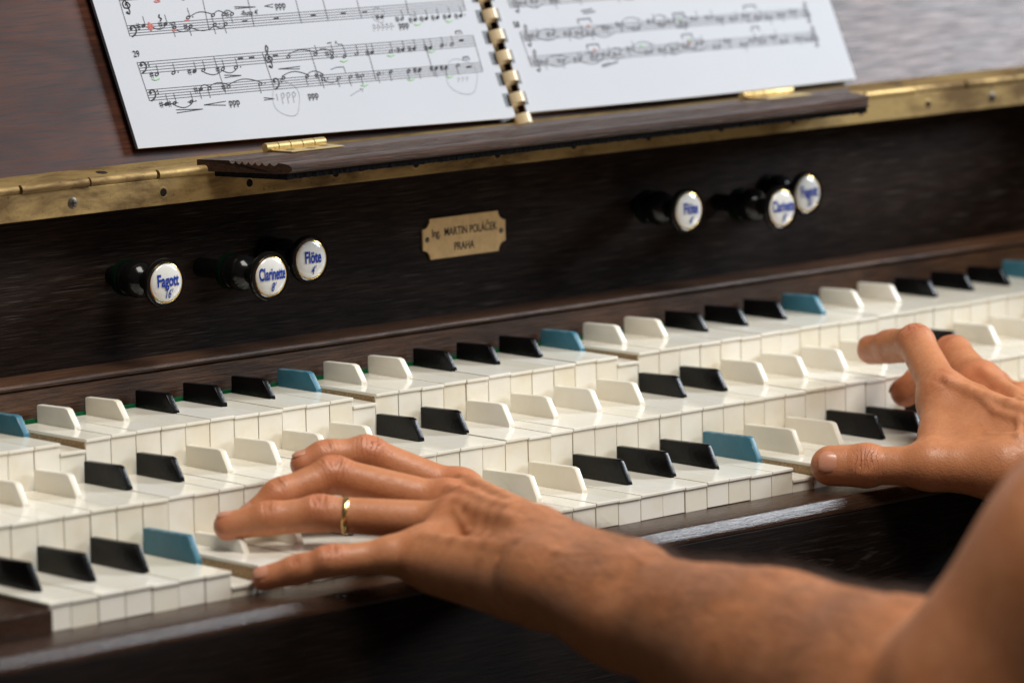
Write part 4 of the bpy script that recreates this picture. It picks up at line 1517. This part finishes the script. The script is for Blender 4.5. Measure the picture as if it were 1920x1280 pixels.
for o_, am in ((-0.30, 0.045), (-0.15, 0.075), (0.0, 0.085), (0.15, 0.075), (0.30, 0.045)):
    c = TJ[2] + tax * o_ + tdd * 0.78
    F.dent(c - tsd * 0.36, c + tsd * 0.36, am, 0.062)
T.append((0, TJ[2] + tdd * 0.7, 0.6, 0.25))
T.append((1, TJ[2] + tdd * 0.68, 0.44, 1.0))
T.append((1, np.array(RHD['index'][0][0]) + np.array(DR) * 0.95, 0.55, 0.5))
T.append((0, TJ[3] + tax * 0.4, 0.7, 0.38))
F.cap(TJ[0], WR[0], 1.0, 1.05, 0.7)
F.cap((35.4, -3.6, 0.35), (36.4, -4.6, 0.6), 0.85, 1.05, 0.8)                                                        # web and first muscle
F.cap((33.81, -2.93, 0.25), (35.72, -1.54, 1.47), 0.70, 0.70, 0.5)
F.cap((34.82, -3.53, 0.33), (36.37, -1.48, 1.29), 0.85, 0.75, 0.6)
for a, b, ra, rb in (((37.7, -5.8, 0.1), (37.2, -9.5, 0.0), 1.5, 1.55), ((37.2, -9.5, 0.0), (35.6, -18, -0.4), 1.6, 2.6), ((35.6, -18, -0.4), (34.0, -28, -1.0), 2.6, 3.1)):
    F.cap(a, b, ra, rb, 0.8)
F.cap((36.5, -6.9, 0.3), (36.2, -10.5, 0.2), 1.15, 1.4, 0.8)
RID = []
NR = ('index', 'middle', 'ring', 'little')
for k_, nm in enumerate(NR):
    J0 = np.array(RHD[nm][0][0])
    a, b = J0 + (WR[k_] - J0) * 0.05, J0 + (WR[k_] - J0) * 0.85
    RID += F.ridge([a + (b - a) * t for t in np.linspace(0, 1, 6)], DR, -0.20 if k_ else -0.15, 0.20)
    if k_ < 3:
        J1 = np.array(RHD[NR[k_ + 1]][0][0])
        c = (J0 + J1) / 2
        e = (WR[k_] + WR[k_ + 1]) / 2
        RID += F.ridge([c + (e - c) * t for t in np.linspace(0.0, 0.7, 5)], DR, 0.12, 0.30)
VD = (-0.62, -0.50, 0.60)
for pts, am in (([(36.7, -2.4, 1.2), (36.2, -3.6, 1.0), (36.3, -4.6, 0.8), (36.0, -6.0, 0.5)], -0.12), ([(36.3, -4.6, 0.8), (35.6, -5.2, 0.4), (35.3, -6.4, 0.1)], -0.12),
                ([(38.2, -2.6, 1.2), (37.4, -3.9, 1.0), (36.3, -4.6, 0.8)], -0.11), ([(35.4, -4.0, 0.4), (35.6, -5.2, 0.4)], -0.10)):
    RID += F.ridge(pts, VD, am, 0.13)
# skin folds over the index knuckle
J0 = np.array(RHD['index'][0][0])
for o_ in (-0.34, -0.17, 0.0, 0.17, 0.34):
    c = J0 + np.array((0.0, o_, 0.05))
    RID += F.ridge([c + np.array((0.28, 0.05, 0)), c - np.array((0.28, 0.0, 0.12))], DR, 0.055, 0.065)
F.d += RID
mR, VR, FR = F.mesh(0.047, 'arm', T, [RHD[k][0] for k in RHD] + [list(TJ)])
arm2 = ob('arm', mR, person)
arm2['label'] = 'bare right arm and hand stretching its thumb'
nail(TJ[2], TJ[3], 0.70, tdd + np.array((0, 0, -0.05)), arm2, 0.60, 0.88, 0.010, -0.02)
for nm in ('index', 'middle', 'ring', 'little'):
    J, r = RHD[nm]
    nail(J[2], J[3], r * 0.80, (0.1, 0.5, 0.8), arm2, 0.85, 0.8, 0.035)


def regR(c, n_):
    return np.clip((-6.0 - c[:, 1]) / 5.0, 0.03, 1) * (c[:, 1] > -20) * (c[:, 1] < -3.5) * np.clip(0.3 + n_[:, 2], 0.02, 1)


hairs(VR, FR, regR, lambda p: np.array((-0.2, 0.8, 0.2)), 2500, arm2, 0.6)
print('tris arms', len(FL) * 2, len(FR) * 2)
